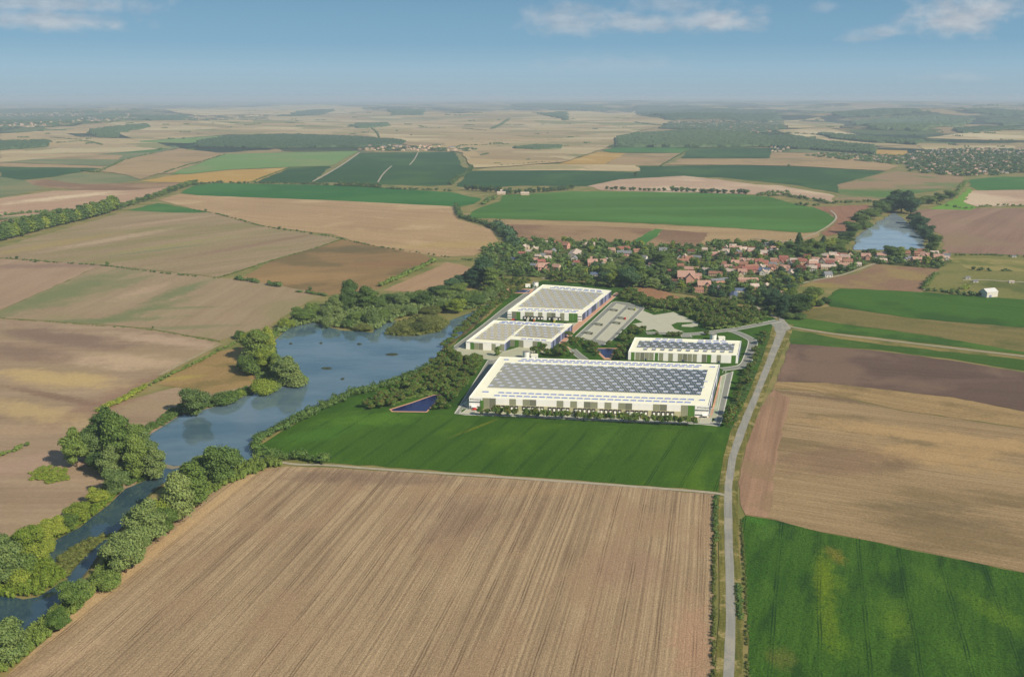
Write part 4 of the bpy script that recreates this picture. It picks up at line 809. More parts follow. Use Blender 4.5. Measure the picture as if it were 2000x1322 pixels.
for (u, col, lb) in [(981.5,'yellow','yellow-cabbed lorry docked near the left end of the longest warehouse'), (1038,'yellow','yellow-cabbed lorry beside the teal one at the docks'), (1056,'teal','lorry with a teal cab at the docks'), (1107,'white','white lorry backed to the docks, left of its white twin'), (1131,'white','white lorry backed to the docks, right of its white twin'),
                     (1173,'lime','lime-cabbed lorry near the middle of the dock row'), (1235,'orange','lorry with an orange cab backed to the docks')]:
    p = A+d*L*(u-916)/469.+nrm*9.3; lorry(p, rz, pal[col], lb, .95)
A3 = np.array(W3[0]); d3 = np.array(W3[1])-A3; L3 = np.linalg.norm(d3); d3 /= L3; n3 = np.array([d3[1], -d3[0]])
for (u, col, lb) in [(1033,'white','white lorry at the farthest warehouse docks'), (1046,'orange','orange-cabbed lorry at the farthest warehouse docks'), (1085,'yellow','yellow-cabbed lorry at the farthest warehouse docks')]:
    p = A3+d3*L3*(u-991)/146.+n3*9.3; lorry(p, math.atan2(n3[1], n3[0]), pal[col], lb, .95)
def car(p, rz, mat, label, sc=1.0):
    rt = empty('parked_car', (p[0], p[1], ZL[0]+.05), rz); tag(rt, label, 'car'); rt.scale = (sc,)*3
    mb = MB(); mb.box((0, 0, .62), (4.3, 1.8, .6)); mb.box((-.2, 0, 1.15), (2.4, 1.6, .5), taper=.8); mb.build('body', mat, rt)
    mb = MB(); mb.box((-.2, 0, 1.13), (2.5, 1.5, .36), taper=.84); mb.build('window', glass, rt)
    for x in (-1.35, 1.35):
        for y in (-.85, .85): mb = MB(); mb.tube((x, y-.1, .33), (x, y+.1, .33), .33, .33, 10); mb.tube((x, y+.1, .33), (x, y-.1, .33), .33, .33, 10); mb.build('wheel', tyre, rt)
car(P(928, 801.5), .1, pal['red'], 'red car parked by the left office corner of the longest warehouse', 1.25)
car(P(1002, 626), .1, pal['red'], 'orange-red car parked before the farthest warehouse', 1.2); car(P(1008, 627), .8, plain('navy_paint', C(40, 48, 80), .4), 'dark blue car parked before the farthest warehouse', 1.2); car(P(1104, 633), .8, plain('black_paint', (.03, .03, .05), .4), 'dark car at the right end of the back dock yard', 1.2)

# ------------------------------------------------------------------ trees
def ico():
    t = (1+5**.5)/2; v = np.array([(-1,t,0),(1,t,0),(-1,-t,0),(1,-t,0),(0,-1,t),(0,1,t),(0,-1,-t),(0,1,-t),(t,0,-1),(t,0,1),(-t,0,-1),(-t,0,1)], float)
    v /= np.linalg.norm(v[0]); f = np.array([(0,11,5),(0,5,1),(0,1,7),(0,7,10),(0,10,11),(1,5,9),(5,11,4),(11,10,2),(10,7,6),(7,1,8),(3,9,4),(3,4,2),(3,2,6),(3,6,8),(3,8,9),(4,9,5),(2,4,11),(6,2,10),(8,6,7),(9,8,1)]); return v, f
def ico1():
    v, f = ico(); vs = [tuple(x) for x in v]; mid = {}; nf = []
    def m_(a, b):
        k = (min(a, b), max(a, b))
        if k not in mid: p = (np.array(vs[a])+np.array(vs[b])); p /= np.linalg.norm(p); mid[k] = len(vs); vs.append(tuple(p))
        return mid[k]
    for a, b, c in f: x, y, z = m_(a, b), m_(b, c), m_(c, a); nf += [(a, x, z), (b, y, x), (c, z, y), (x, y, z)]
    return np.array(vs), np.array(nf)
IC0, IC1 = ico(), ico1()
def crown_np(lobes, n, leaf, rng, core=.82, up=.25, fine=True):
    """lobes: (x, y, z, rx, rz). leaf faces over the lobes' skins, and a solid heart in each"""
    lob = np.array(lobes, float); area = lob[:, 3]*lob[:, 4]; pr = area/area.sum()
    k = rng.choice(len(lob), int(n*1.7), p=pr); d = rng.normal(size=(len(k), 3)); d /= np.linalg.norm(d, axis=1)[:, None]; d[:, 2] = np.where(d[:, 2] < -.35, -d[:, 2]*rng.random(len(k)), d[:, 2])
    d /= np.linalg.norm(d, axis=1)[:, None]; rad = np.c_[lob[k, 3], lob[k, 3], lob[k, 4]]
    p = lob[k, :3]+d*rad*np.where(rng.random(len(k)) < .16, rng.uniform(1.05, 1.28, len(k)), rng.uniform(.82, 1.1, len(k)))[:, None]
    keep = np.ones(len(p), bool)
    for j in range(len(lob)):
        q = (p-lob[j, :3])/np.array([lob[j, 3], lob[j, 3], lob[j, 4]]); keep &= (np.linalg.norm(q, axis=1) > .8) | (k == j)
    p, d = p[keep][:n], d[keep][:n]; m = len(p)
    nn = d+rng.normal(size=(m, 3))*.75+np.array([0, 0, up]); nn /= np.linalg.norm(nn, axis=1)[:, None]
    a = np.cross(nn, rng.normal(size=(m, 3))); a /= np.linalg.norm(a, axis=1)[:, None]; b = np.cross(nn, a)
    s = leaf*rng.uniform(.55, 1.35, m)[:, None]; s2 = leaf*rng.uniform(.4, .9, m)[:, None]
    v = np.stack([p-a*s, p-b*s2+nn*s*.15, p+a*s, p+b*s2], 1).reshape(-1, 3); f = np.arange(4*m).reshape(-1, 4)
    mb = MB(); mb.add(v, f)
    if core:
        cv, cf = IC1 if fine else IC0
        for l in lob: mb.add(cv*np.array([l[3], l[3], l[4]])*core*rng.uniform(.86, 1.06, (len(cv), 1))+l[:3], cf)
    return mb
def lobes_for(kind, rng):
    """lobes of a crown in a tree of height 1"""
    L = []
    if kind == 'round':
        L.append((0, 0, .56, .30, .30))
        for i in range(9):
            a = i*2.4+rng.uniform(-.3, .3); z = .2+.64*((i*5) % 9)/9+rng.uniform(-.04, .04); r = .27*math.sin(math.pi*min(1, (z-.1)/.95))+.02
            L.append((math.cos(a)*r, math.sin(a)*r, z, rng.uniform(.12, .19), rng.uniform(.10, .17)))
    elif kind == 'oval':
        for i in range(11):
            z = .2+.7*i/10; a = i*2.4; r = .12*math.sin(math.pi*(z-.05)); L.append((math.cos(a)*r, math.sin(a)*r, z, rng.uniform(.12, .20)*(1.15-.45*abs(z-.45)*2), rng.uniform(.11, .16)))
    elif kind == 'poplar':
        for i in range(12):
            z = .12+.8*i/11; a = i*2.4; L.append((math.cos(a)*.045, math.sin(a)*.045, z, (.075+.06*math.sin(math.pi*z))*rng.uniform(.8, 1.2), .10))
    elif kind == 'bush':
        for i in range(8):
            a = i*2.4; r = .34*math.sqrt(i/8); L.append((math.cos(a)*r, math.sin(a)*r, .42+rng.uniform(-.12, .16), rng.uniform(.26, .38), rng.uniform(.28, .40)))
    elif kind == 'conifer':
        for i in range(9):
            z = .12+.8*i/8; L.append((0, 0, z, .22*(1.04-z)+.02, .09))
    elif kind == 'small':
        L.append((0, 0, .58, .26, .26))
        for i in range(5): a = i*1.26+rng.uniform(-.3, .3); L.append((math.cos(a)*.22, math.sin(a)*.22, rng.uniform(.42, .74), rng.uniform(.15, .22), rng.uniform(.14, .2)))
    return L
def trunk_np(kind, lobes, rng, tr=.022):
    mb = MB(); top = {'bush': .35, 'poplar': .8}.get(kind, .6); mb.tube((0, 0, -.01), (.005, 0, top*.5), tr*1.25, tr*.8, 7); mb.tube((.005, 0, top*.5), (0, .01, top), tr*.8, tr*.3, 6)
    for l in lobes[1:6]: mb.tube((0, 0, min(l[2]*.55, top*.6)), l[:3], tr*.45, tr*.15, 5)
    return mb
PROTO = {}
def proto(kind, var, n, leaf, parts):
    key = (kind, var, parts)
    if key in PROTO: return PROTO[key]
    rng = np.random.default_rng(hash((kind, var)) % 9999 if False else (len(kind)*131+var*17+n)); lb = lobes_for(kind, rng)
    mbc = crown_np(lb, n, leaf, rng, fine=parts); tb = trunk_np(kind, lb, rng)
    if parts: r_ = (mesh_np(mbc, kind+'_crown', [MG['mid']]), mesh_np(tb, kind+'_trunk', [bark]))
    else:
        for v, (f, _) in zip(tb.v, tb.f): pass
        off = mbc.n
        for v in tb.v: mbc.v.append(v)
        for f, _ in tb.f: mbc.f.append((f+off, 1))
        mbc.n += tb.n; r_ = (mesh_np(mbc, kind+'_tree', [MG['mid'], bark]),)
    PROTO[key] = r_; return r_
def big_tree(name, kind, var, p, h, wd, mat, label, cat='tree', group=None):
    """tree of height h and crown width wd, with its crown and trunk as parts"""
    n, leaf = {'round': (4600, .0235), 'oval': (4000, .021), 'poplar': (3000, .019), 'bush': (2600, .036), 'conifer': (2600, .022)}[kind]
    cm, tm = proto(kind, var, n, leaf, True); natural = {'round': .80, 'oval': .50, 'poplar': .34, 'bush': 1.15, 'conifer': .46}[kind]
    rt = empty(name, (p[0], p[1], 0), RNG.uniform(0, 6.28)); k = wd/(natural*h); rt.scale = (h*k*RNG.uniform(.88, 1.14), h*k*RNG.uniform(.88, 1.14), h); rt.rotation_euler = (RNG.normal(0, .04), RNG.normal(0, .04), RNG.uniform(0, 6.28)); tag(rt, label, cat, group)
    c = link('crown', cm, rt); own_mat(c, mat); link('trunk', tm, rt); return rt
def small_tree(name, kind, var, p, h, wd, mat, label=None, cat=None, group=None, n=360, leaf=.06):
    me, = proto(kind, var, n, leaf, False); natural = {'round': .80, 'oval': .50, 'poplar': .34, 'bush': 1.15, 'conifer': .46, 'small': .82}[kind]
    o = link(name, me); z = float(hgt(p[0], p[1])); o.location = (p[0], p[1], z); k = wd/(natural*h); o.scale = (h*k, h*k, h); o.rotation_euler = (0, 0, RNG.uniform(0, 6.28)); own_mat(o, mat)
    tag(o, label, cat, group); return o
def px_h(v, pxh, wpx=0):
    """height in metres of something pxh photograph pixels tall standing at row v"""
    dx, dy, dz = ray(1000, v); return max(1.5, (pxh-wpx*.28*abs(dz))*mpp(v)/math.cos(math.asin(min(1, -dz))))
KMAT = {'d': 'dark', 'm': 'mid', 'l': 'light', 'w': 'willow', 'b': 'blue', 'y': 'young', 'r': 'reed'}
KDESC = {'d': 'dark green', 'm': 'mid green', 'l': 'bright yellow-green', 'w': 'grey-green', 'b': 'blue-green', 'r': 'olive', 'y': 'bronze-tinged'}
SDESC = {'round': 'broad round tree', 'oval': 'tall oval tree', 'poplar': 'slim upright tree', 'bush': 'rounded bush', 'conifer': 'pointed conifer'}
BIG = {
 'in the clump at the river mouth': [(150,912,78,52,'round','m'),(186,905,72,50,'round','w'),(208,892,92,56,'oval','d'),(236,905,98,50,'oval','m'),(262,900,86,52,'round','m'),(286,915,72,46,'oval','w'),(268,938,88,46,'oval','m'),(303,938,66,36,'oval','w'),(222,935,64,44,'oval','w'),(228,968,60,46,'round','w'),(196,925,50,40,'round','d'),(170,898,60,44,'oval','d')],
 'on the right river bank': [(436,945,86,78,'round','d'),(392,930,48,40,'round','m'),(384,990,84,44,'poplar','m'),(350,1020,96,54,'oval','w'),(308,1032,66,52,'round','l'),(288,1062,86,62,'oval','w'),(330,1042,60,40,'round','m'),(246,1118,90,84,'round','w'),(275,1085,50,44,'round','w'),(212,1150,42,56,'bush','m'),(148,1190,62,60,'round','m'),(162,1165,36,28,'oval','w'),(116,1232,46,46,'round','m'),(18,1300,88,60,'oval','w'),(60,1255,30,40,'bush','m')],
 'on the left river bank': [(192,990,42,44,'round','l'),(155,1022,46,46,'round','l'),(132,1038,40,40,'round','m'),(104,1050,44,50,'round','l'),(82,1062,44,44,'round','l'),(56,1078,58,50,'round','l'),(74,1100,50,52,'bush','l'),(14,1145,96,52,'oval','w'),(48,1122,50,50,'bush','m'),(36,1145,44,44,'bush','l'),(96,1078,34,30,'bush','l')],
 'on the western lake shore': [(384,812,62,66,'round','w'),(441,788,28,52,'bush','m'),(465,778,20,30,'bush','l'),(512,770,36,48,'bush','l'),(532,765,24,36,'bush','m'),(560,752,58,50,'oval','w'),(580,754,46,38,'conifer','w'),(543,735,48,34,'round','m'),(506,704,62,46,'oval','m'),(520,728,54,44,'round','l'),(490,732,44,46,'bush','m'),(478,722,34,30,'bush','d'),(524,700,60,30,'oval','l'),(486,668,24,30,'bush','l'),(470,662,20,26,'bush','m'),(560,642,24,34,'bush','l'),(590,630,32,44,'round','m'),(610,620,34,34,'bush','m'),(640,640,26,28,'bush','w'),(500,690,44,30,'oval','d')],
 'on the northern lake shore': [(684,606,60,30,'oval','d'),(653,618,42,32,'oval','w'),(672,612,44,30,'round','d'),(640,624,34,26,'bush','w'),(718,604,46,40,'oval','m'),(740,604,30,30,'round','d'),(728,636,40,34,'bush','w'),(700,630,26,40,'bush','m'),(680,640,20,30,'bush','d'),(712,645,16,44,'bush','r'),(760,596,26,30,'round','d'),(785,600,28,30,'round','w'),(808,594,24,34,'round','m'),(830,600,30,34,'oval','d'),(770,618,26,32,'round','w'),(750,625,26,28,'bush','m'),(800,616,22,30,'bush','w'),(844,612,18,50,'bush','r'),(866,606,22,34,'round','m'),(890,612,34,36,'round','l'),(905,596,26,34,'round','m'),(930,598,24,40,'round','d'),(870,586,24,34,'round','m'),(850,582,24,30,'oval','d'),(898,576,26,36,'round','m'),(925,585,22,36,'bush','m'),(955,585,20,36,'bush','w'),(884,565,24,30,'round','b'),(905,560,28,32,'round','b'),(925,562,38,32,'oval','b'),(946,560,58,38,'oval','b'),(960,566,42,30,'poplar','m'),(935,548,34,26,'oval','d'),(972,568,24,30,'bush','m'),(866,570,16,26,'bush','d'),(820,580,16,24,'bush','m')],
 'on the marshy island': [(790,650,20,50,'bush','r'),(820,648,24,54,'bush','r'),(850,644,22,46,'bush','r'),(768,652,14,26,'bush','r'),(838,632,20,50,'bush','r')],
 'around the far village pond': [(1700,428,24,36,'round','m'),(1720,418,28,34,'round','d'),(1740,415,34,36,'oval','b'),(1760,414,44,42,'round','b'),(1778,418,38,36,'round','b'),(1752,408,36,32,'oval','d'),(1680,440,26,36,'round','m'),(1664,456,26,36,'round','m'),(1655,475,26,34,'round','d'),(1798,448,28,32,'round','b'),(1812,466,28,30,'round','b'),(1822,482,28,26,'round','d'),(1786,438,24,26,'round','b'),(1820,494,24,24,'round','m'),(1690,448,20,26,'bush','m'),(1640,484,20,30,'round','m'),(1795,402,18,30,'round','m'),(1815,398,18,28,'round','m'),(1835,394,18,28,'round','d'),(1855,388,18,28,'round','m'),(1740,503,26,32,'round','d'),(1756,502,20,20,'oval','l')],
 'at the village north-east corner': [(1560,494,40,26,'conifer','d'),(1545,494,24,30,'round','d'),(1580,494,30,26,'round','m'),(1598,494,26,28,'round','m'),(1608,478,18,18,'conifer','b'),(1620,490,26,28,'round','l'),(1638,496,22,26,'round','m'),(1575,503,24,34,'round','m'),(1532,503,20,34,'round','d'),(1600,503,20,26,'round','m')],
 'at the village south-east edge': [(1560,612,44,54,'round','d'),(1544,600,40,40,'round','m'),(1580,600,30,36,'round','l'),(1600,598,16,24,'bush','d'),(1528,620,44,22,'oval','b'),(1612,592,14,22,'bush','d'),(1540,622,14,26,'bush','w'),(1562,623,14,26,'bush','d'),(1590,580,24,34,'bush','m'),(1510,600,36,24,'oval','b'),(1497,588,26,26,'round','b')],
 'behind the farthest warehouse': [(1200,560,30,30,'oval','l'),(1228,562,44,40,'round','b'),(1248,558,46,32,'oval','m'),(1262,548,34,34,'round','d'),(1275,562,22,24,'round','w'),(1212,540,24,28,'round','d'),(1190,540,30,28,'round','m'),(1288,520,34,36,'round','m'),(1305,530,24,34,'round','m'),(1322,548,22,30,'round','d'),(1240,520,26,30,'oval','m'),(1180,552,24,28,'round','b')],
}
SIZ = ['tallest', 'second tallest', 'third tallest', 'fourth tallest', 'fifth tallest', 'sixth tallest', 'seventh tallest', 'eighth tallest', 'ninth tallest', 'tenth tallest']
vi = 0
for where, rows in BIG.items():
    cnt = {}
    for r_ in rows: cnt.setdefault((r_[4], r_[5]), []).append(r_)
    for k in cnt: cnt[k].sort(key=lambda q: q[0])
    for (u, v, hp, wp_, kind, mk) in rows:
        fam = cnt[(kind, mk)]; i = fam.index((u, v, hp, wp_, kind, mk))
        pos_ = '' if len(fam) == 1 else (('left' if i == 0 else 'right')+' one of two, ' if len(fam) == 2 else f'{ordn(i)} from left, ')
        lb = f'{KDESC[mk]} {SDESC[kind]}, {pos_}{where}'
        words = lb.split()
        vi += 1; h = px_h(v, hp, wp_ if kind != 'poplar' else 0)
        big_tree('bush' if kind == 'bush' else 'tree', kind, vi % 3, P(u, v), h, wp_*mpp(v), MG[KMAT[mk]], lb, 'bush' if kind == 'bush' else 'tree', ('bushes ' if kind == 'bush' else 'trees ')+where)

def scatter(poly_px, spacing, seed, world=False, jit=.42, noise_cut=None):
    poly = poly_px if world else PP(poly_px); rng = np.random.default_rng(seed); p = np.array(poly); lo, hi = p.min(0), p.max(0)
    gx = np.arange(lo[0], hi[0], spacing); gy = np.arange(lo[1], hi[1], spacing*.9); g = np.array(np.meshgrid(gx, gy)); g[0, 1::2] += spacing/2
    g = g.reshape(2, -1).T+rng.uniform(-jit, jit, (g[0].size, 2))*spacing
    return g[inside(poly, g)], rng
def to_px(x, y, z=0):
    f = np.array([0, math.cos(PITCH), -math.sin(PITCH)]); u_ = np.array([0, math.sin(PITCH), math.cos(PITCH)]); q = np.array([x, y, z-CH]); dp = q@f; return 1000+F*q[0]/dp, 661-F*(q@u_)/dp
# young plantation
PLANT = [
 ('in the plantation between lake and long warehouse', [(835,722),(872,688),(890,676),(880,692),(905,700),(942,708),(932,728),(910,754),(886,782),(870,792),(860,802),(868,780),(862,768),(840,768),(800,780),(760,795),(740,785),(780,760),(812,742)], 8.6),
 ('in the narrow belt between the lake and the service lane', [(858,684),(896,648),(940,610),(980,580),(1005,566),(1026,566),(1004,578),(968,604),(932,634),(896,660),(874,680)], 8.2),
 ('in the row left of the triangular pond', [(697,803),(735,786),(770,786),(768,797),(735,805)], 8.0),
 ('between the triangular pond and the warehouse lane', [(836,806),(866,778),(895,782),(880,800),(848,806)], 8.0),
 ('behind the farthest warehouse by the village', [(1062,548),(1100,535),(1140,545),(1180,550),(1215,560),(1200,566),(1130,556)], 9.5),
 ('in the young wood below the village', [(1205,580),(1222,566),(1250,578),(1285,592),(1330,590),(1400,592),(1450,600),(1508,618),(1480,632),(1420,642),(1375,645),(1368,632),(1340,617),(1315,606),(1280,611),(1256,600),(1235,592),(1212,588)], 9.0),
 ('around the wedge-shaped pond and lorry park', [(1112,655),(1126,664),(1150,672),(1180,680),(1160,682),(1176,703),(1150,698),(1110,672)], 10.0),
 ('between the lorry park and the smallest warehouse', [(1200,672),(1225,644),(1240,648),(1262,650),(1236,662),(1228,690),(1222,704),(1198,704),(1208,680),(1186,678)], 9.5),
 ('on the strip between the loop road and the country road', [(1484,650),(1502,655),(1490,690),(1470,735),(1448,790),(1432,835),(1414,835),(1424,790),(1440,745),(1470,705),(1480,672)], 11.0),
 ('behind the stepped warehouse yard', [(1040,688),(1085,682),(1096,676),(1120,697),(1080,699),(1045,698)], 8.0),
 ('by the narrow pond beyond the farthest warehouse', [(940,570),(985,552),(1040,546),(1030,560),(992,562),(985,578),(960,590)], 9.0),
]
pl = []
for wi, (where, poly, spc) in enumerate(PLANT):
    g, rng = scatter(poly, spc, 100+wi)
    for q in g:
        if rng.random() < .2: continue
        pl.append((math.hypot(*q), q[0], q[1], where, rng.uniform(4.6, 10.4), rng.uniform(.85, 1.15), rng.integers(0, 4)))
pl.sort(key=lambda q: q[0]/q[4])
def join_trees(name, items, mat, protos, label, cat=None, kind='stuff', mat2=None):
    mb = MB(); tv = []
    for (x, y, h, wd, k) in items:
        me_v, me_f = protos[k % len(protos)]; a = (x*7.1+y*3.3) % 6.28; ca, sa = math.cos(a), math.sin(a)
        v = me_v.copy(); vx = (v[:, 0]*ca-v[:, 1]*sa)*wd; vy = (v[:, 0]*sa+v[:, 1]*ca)*wd
        mb.add(np.c_[vx+x, vy+y, v[:, 2]*h+float(hgt(x, y))], me_f)
    o = mb.build(name, mat); tag(o, label, cat, kind=kind); return o
def lowpoly(kind, n, leaf, seed, cf=.85):
    rng = np.random.default_rng(seed); mb = crown_np(lobes_for(kind, rng), n, leaf, rng, core=0); cv, cfc = IC0
    q = mb.v[0]; f = mb.f[0][0]
    tri = np.concatenate([f[:, :3], f[:, [0, 2, 3]]]); off = len(q); lob = lobes_for(kind, np.random.default_rng(seed))
    vs, fs = [q], [tri]
    for l in lob[:4]: vs.append(cv*np.array([l[3], l[3], l[4]])*cf+np.array(l[:3])); fs.append(cfc+off); off += len(cv)
    v = np.concatenate(vs); v[:, :2] /= .8; return v, np.concatenate(fs)
LP = [lowpoly('small', 70, .11, s) for s in range(4)]; LPB = [lowpoly('bush', 46, .16, s+9) for s in range(4)]
LPn = [lowpoly('bush', 150, .085, s+20) for s in range(4)]
for v, f in LPB+LPn: v[:, :2] *= .7
for q in pl[:296]:
    small_tree('young_tree', 'small', int(q[6]), (q[1], q[2]), q[4]*1.25, q[4]*1.15*q[5], MG['young'], f'bronze-tinged young tree {q[3]}', 'young tree', f'young trees {q[3]}', n=300, leaf=.07)
if len(pl) > 296: join_trees('young_trees', [(q[1], q[2], q[4]*1.25, q[4]*1.15*q[5], int(q[6])) for q in pl[296:]], MG['young'], LP, 'bronze-tinged young trees filling the farther planting around the site')
# undergrowth between the young trees
for nm, poly, spc, hh, mat, lb in [
    ('undergrowth', [(835,722),(872,690),(890,680),(880,692),(938,710),(906,754),(884,780),(872,786),(868,780),(862,768),(800,780),(760,795),(740,785),(780,760)], 5.0, 2.6, 'mid', 'low green shrubs between the young trees by the lake'),
    ('undergrowth', [(1205,580),(1222,566),(1285,592),(1400,592),(1508,618),(1480,632),(1420,642),(1375,645),(1368,632),(1315,606),(1280,611),(1256,600)], 6.0, 3.5, 'mid', 'low green shrubs filling the young wood'),
    ('undergrowth', [(1490,650),(1500,655),(1490,690),(1448,790),(1432,835),(1418,835),(1440,760),(1476,705)], 6.0, 1.8, 'dark', 'low shrubs beside the country road'),
    ('undergrowth', [(500,905),(540,905),(556,911),(520,918),(440,950),(350,1005),(260,1090),(150,1195),(60,1280),(0,1322),(-60,1340),(-60,1320),(0,1290),(60,1240),(130,1185),(200,1115),(250,1060),(290,1010),(330,975),(390,940),(440,925)], 3.0, 8.0, 'mid', 'dense bright bushes along the right river bank'),
    ('undergrowth', [(96,1062),(157,1030),(214,984),(240,955),(225,940),(190,975),(120,1030),(60,1060),(-40,1100),(-60,1160),(0,1165),(46,1170),(90,1160),(130,1130),(92,1098),(78,1078)], 3.2, 7.0, 'light', 'bright bushes and reeds along the left river bank'),
    ('undergrowth', spit, 3.4, 3.2, 'reed', 'reeds and scrub on the spit'),
    ('undergrowth', [(275,858),(312,835),(350,812),(416,796),(483,773),(500,765),(500,757),(470,762),(416,782),(345,797),(300,828),(270,848),(230,860),(225,880),(290,900),(300,930),(270,945),(245,950),(230,930),(250,900)], 3.6, 4.5, 'mid', 'low reeds and bushes on the western lake edge'),
    ('undergrowth', [(56,925),(85,912),(130,918),(135,938),(90,945),(60,938)], 3.4, 2.6, 'light', 'yellow-green scrub left of the big tree clump'),
    ('undergrowth', [(655,640),(728,648),(775,626),(812,612),(865,600),(923,606),(965,585),(985,565),(940,575),(880,575),(800,578),(750,585),(700,590),(650,612),(612,622),(560,636),(540,655),(575,640),(612,630)], 5.4, 7.5, 'willow', 'dense wet scrub filling the northern lake shore'),
    ('undergrowth', [(752,654),(775,632),(820,618),(860,622),(878,632),(860,648),(812,657),(778,657)], 4.0, 4.2, 'reed', 'yellowish reeds covering the marshy island'),
    ('undergrowth', [(500,765),(546,756),(602,750),(588,735),(555,715),(540,697),(534,667),(550,645),(500,650),(470,665),(490,690),(492,720),(505,745)], 4.5, 5.0, 'mid', 'tangled bushes on the small western headland')]:
    g, rng = scatter(poly, spc, len(nm)+int(poly[0][0]), jit=.5)
    join_trees(nm, [(x, y, hh*rng.uniform(.6, 1.35), spc*1.35*rng.uniform(.8, 1.3), int(rng.integers(0, 4))) for x, y in g], MG[mat], LPn if math.hypot(*g[0]) < 900 else LPB, lb)
# hedges: each one a continuous line of bushes
def hedge(px, hh, wd, mat, label, step=None, gapf=0.0, name='hedge', protos=None, cat='hedge', cutl=None):
    pts = smooth_line(PP(px), 1); it = []; rng = np.random.default_rng(int(px[0][0]+px[0][1]*3)+7); step = step or wd*.62
    for a, b_ in zip(pts[:-1], pts[1:]):
        L = np.linalg.norm(b_-a); k = max(1, int(L/step))
        for i in range(k):
            if rng.random() < gapf: continue
            q = a+(b_-a)*(i+rng.random()*.6)/k+rng.normal(0, wd*.13, 2); it.append((q[0], q[1], hh*rng.uniform(.6, 1.3), wd*rng.uniform(.75, 1.3), int(rng.integers(0, 4))))
    if it: join_trees(name, it, mat, protos or LPB, label, cat, None)
MX = MG
hedge([(497,880),(503,862),(530,848),(570,832),(605,812),(655,788),(705,768),(750,757),(795,742),(838,722)], 9.5, 10.5, MX['dark'], 'thick dark hedge between the lake and the green field', protos=LPn, step=4.2)
hedge([(500,880),(520,893),(560,894),(595,898),(635,908)], 9, 12, MX['mid'], 'thick bushy hedge curving round the corner of the green field', protos=LPn, step=4.0)
hedge([(196,802),(240,784),(285,757)], 5.5, 8, MX['light'], 'bright hedge beside the left farm track', step=3.6, protos=LPn)
hedge([(288,756),(330,735),(400,702),(430,684),(470,668)], 4, 5, MX['mid'], 'low hedge along the pale gravel track', step=3.5, gapf=.15)
hedge([(-60,915),(0,893),(30,880),(50,872)], 4, 5.5, MX['mid'], 'low green hedge at the left edge of the slope', step=3)
hedge([(1398,985),(1396,1040),(1395,1100),(1394,1200),(1393,1322),(1393,1400)], 2.0, 2.8, MX['reed'], 'thin scrubby hedge along the ploughed field and the road', step=1.3, gapf=.3)
hedge([(1447,1010),(1452,1080),(1458,1180),(1460,1322),(1460,1400)], 1.2, 2.2, MX['reed'], 'thin weedy hedge between the road and the lush field', step=1.6, gapf=.35)
hedge([(1442,1140),(1444,1180),(1446,1210)], 1.8, 3.6, MX['dark'], 'dark scrub on the right road verge', step=1.2)
hedge([(1398,970),(1397,1030),(1400,1060)], 2.6, 4, MX['dark'], 'dark thorn bushes left of the road below the track', step=3)
hedge([(0,504),(95,513),(196,519),(238,524),(330,536),(423,544)], 3.5, 4.5, MX['dark'], 'thin dark hedge crossing the left slope', step=6, gapf=.3)
hedge([(427,543),(470,530),(525,511),(612,487),(665,469)], 2.4, 4.5, MX['mid'], 'low green bank above the ochre field', step=4, gapf=.15)
hedge([(0,622),(110,630),(210,638),(290,643),(430,668)], 1.5, 3, MX['mid'], 'faint grassy hedge line between two left fields', step=4, gapf=.25)
hedge([(460,546),(480,549),(500,553),(520,556),(550,562)], 7, 9, MX['dark'], 'broken dark hedge below the ochre field', step=6, gapf=.2)
hedge([(583,571),(600,573),(640,579)], 4.5, 9, MX['dark'], 'low dark hedge ending at the lake wood', step=5)
hedge([(742,560),(790,540),(830,520),(850,510)], 7.5, 10, MX['mid'], 'bushy hedge between the ochre and orange fields', step=5)
hedge([(378,411),(413,416),(470,430),(507,442),(546,448),(595,455),(650,463),(700,476),(800,492),(925,510)], 3.6, 6, MX['dark'], 'dark hedge running down beside the big harvested field', step=8, gapf=.35)
hedge([(893,404),(895,420),(905,428),(940,436),(965,446),(985,460),(1000,478),(1010,490)], 12, 15, MX['dark'], 'tree-lined ditch leading into the village', step=9)
hedge([(975,446),(990,458),(1000,474),(1008,488)], 18, 22, MX['blue'], 'taller trees at the village end of the ditch', step=13)
hedge([(945,400),(955,392),(968,388)], 10, 16, MX['mid'], 'thicket beside the small farm', step=9)
hedge([(880,362),(890,350),(905,345),(918,335),(922,326)], 12, 16, MX['dark'], 'dark hedge beside the dark green fields', step=9)
hedge([(380,362),(420,357),(460,359),(530,359),(600,360),(660,363),(720,366),(780,371),(840,372),(880,374)], 8, 14, MX['dark'], 'dark hedge along the bright green field', step=9, gapf=.25)
hedge([(0,423),(60,416),(110,415),(170,417)], 8, 12, MX['dark'], 'dark hedge at the left edge below the chalky field', step=8)
hedge([(0,430),(50,428),(100,429)], 4, 8, MX['dark'], 'short dark hedge near the left edge', step=6)
hedge([(1780,441),(1800,455),(1820,475)], 14, 16, MX['blue'], 'dark bushes on the right rim of the far lake', step=10)
hedge([(1850,500),(1920,498),(2000,503),(2090,505)], 4, 6, MX['dark'], 'low hedge below the pinkish field', step=5, gapf=.3)
hedge([(1900,528),(1940,530)], 6, 8, MX['dark'], 'dark bush row on the dry meadow', step=5)
hedge([(1812,568),(1840,571),(1862,573)], 8, 10, MX['dark'], 'dark hedge beside the garden plots', step=6)
hedge([(1868,576),(1895,578),(1910,578)], 8, 10, MX['dark'], 'dark bushes left of the white barn', step=6); hedge([(1880,566),(1892,562)], 7, 9, MX['light'], 'bright yellow-green bushes left of the white barn', step=5)
hedge([(1800,565),(1815,550),(1830,535)], 6, 9, MX['mid'], 'green bushes along the short pale track', step=6)
hedge([(1960,530),(1975,530)], 6, 8, MX['dark'], 'round dark bush group on the dry meadow', step=5)
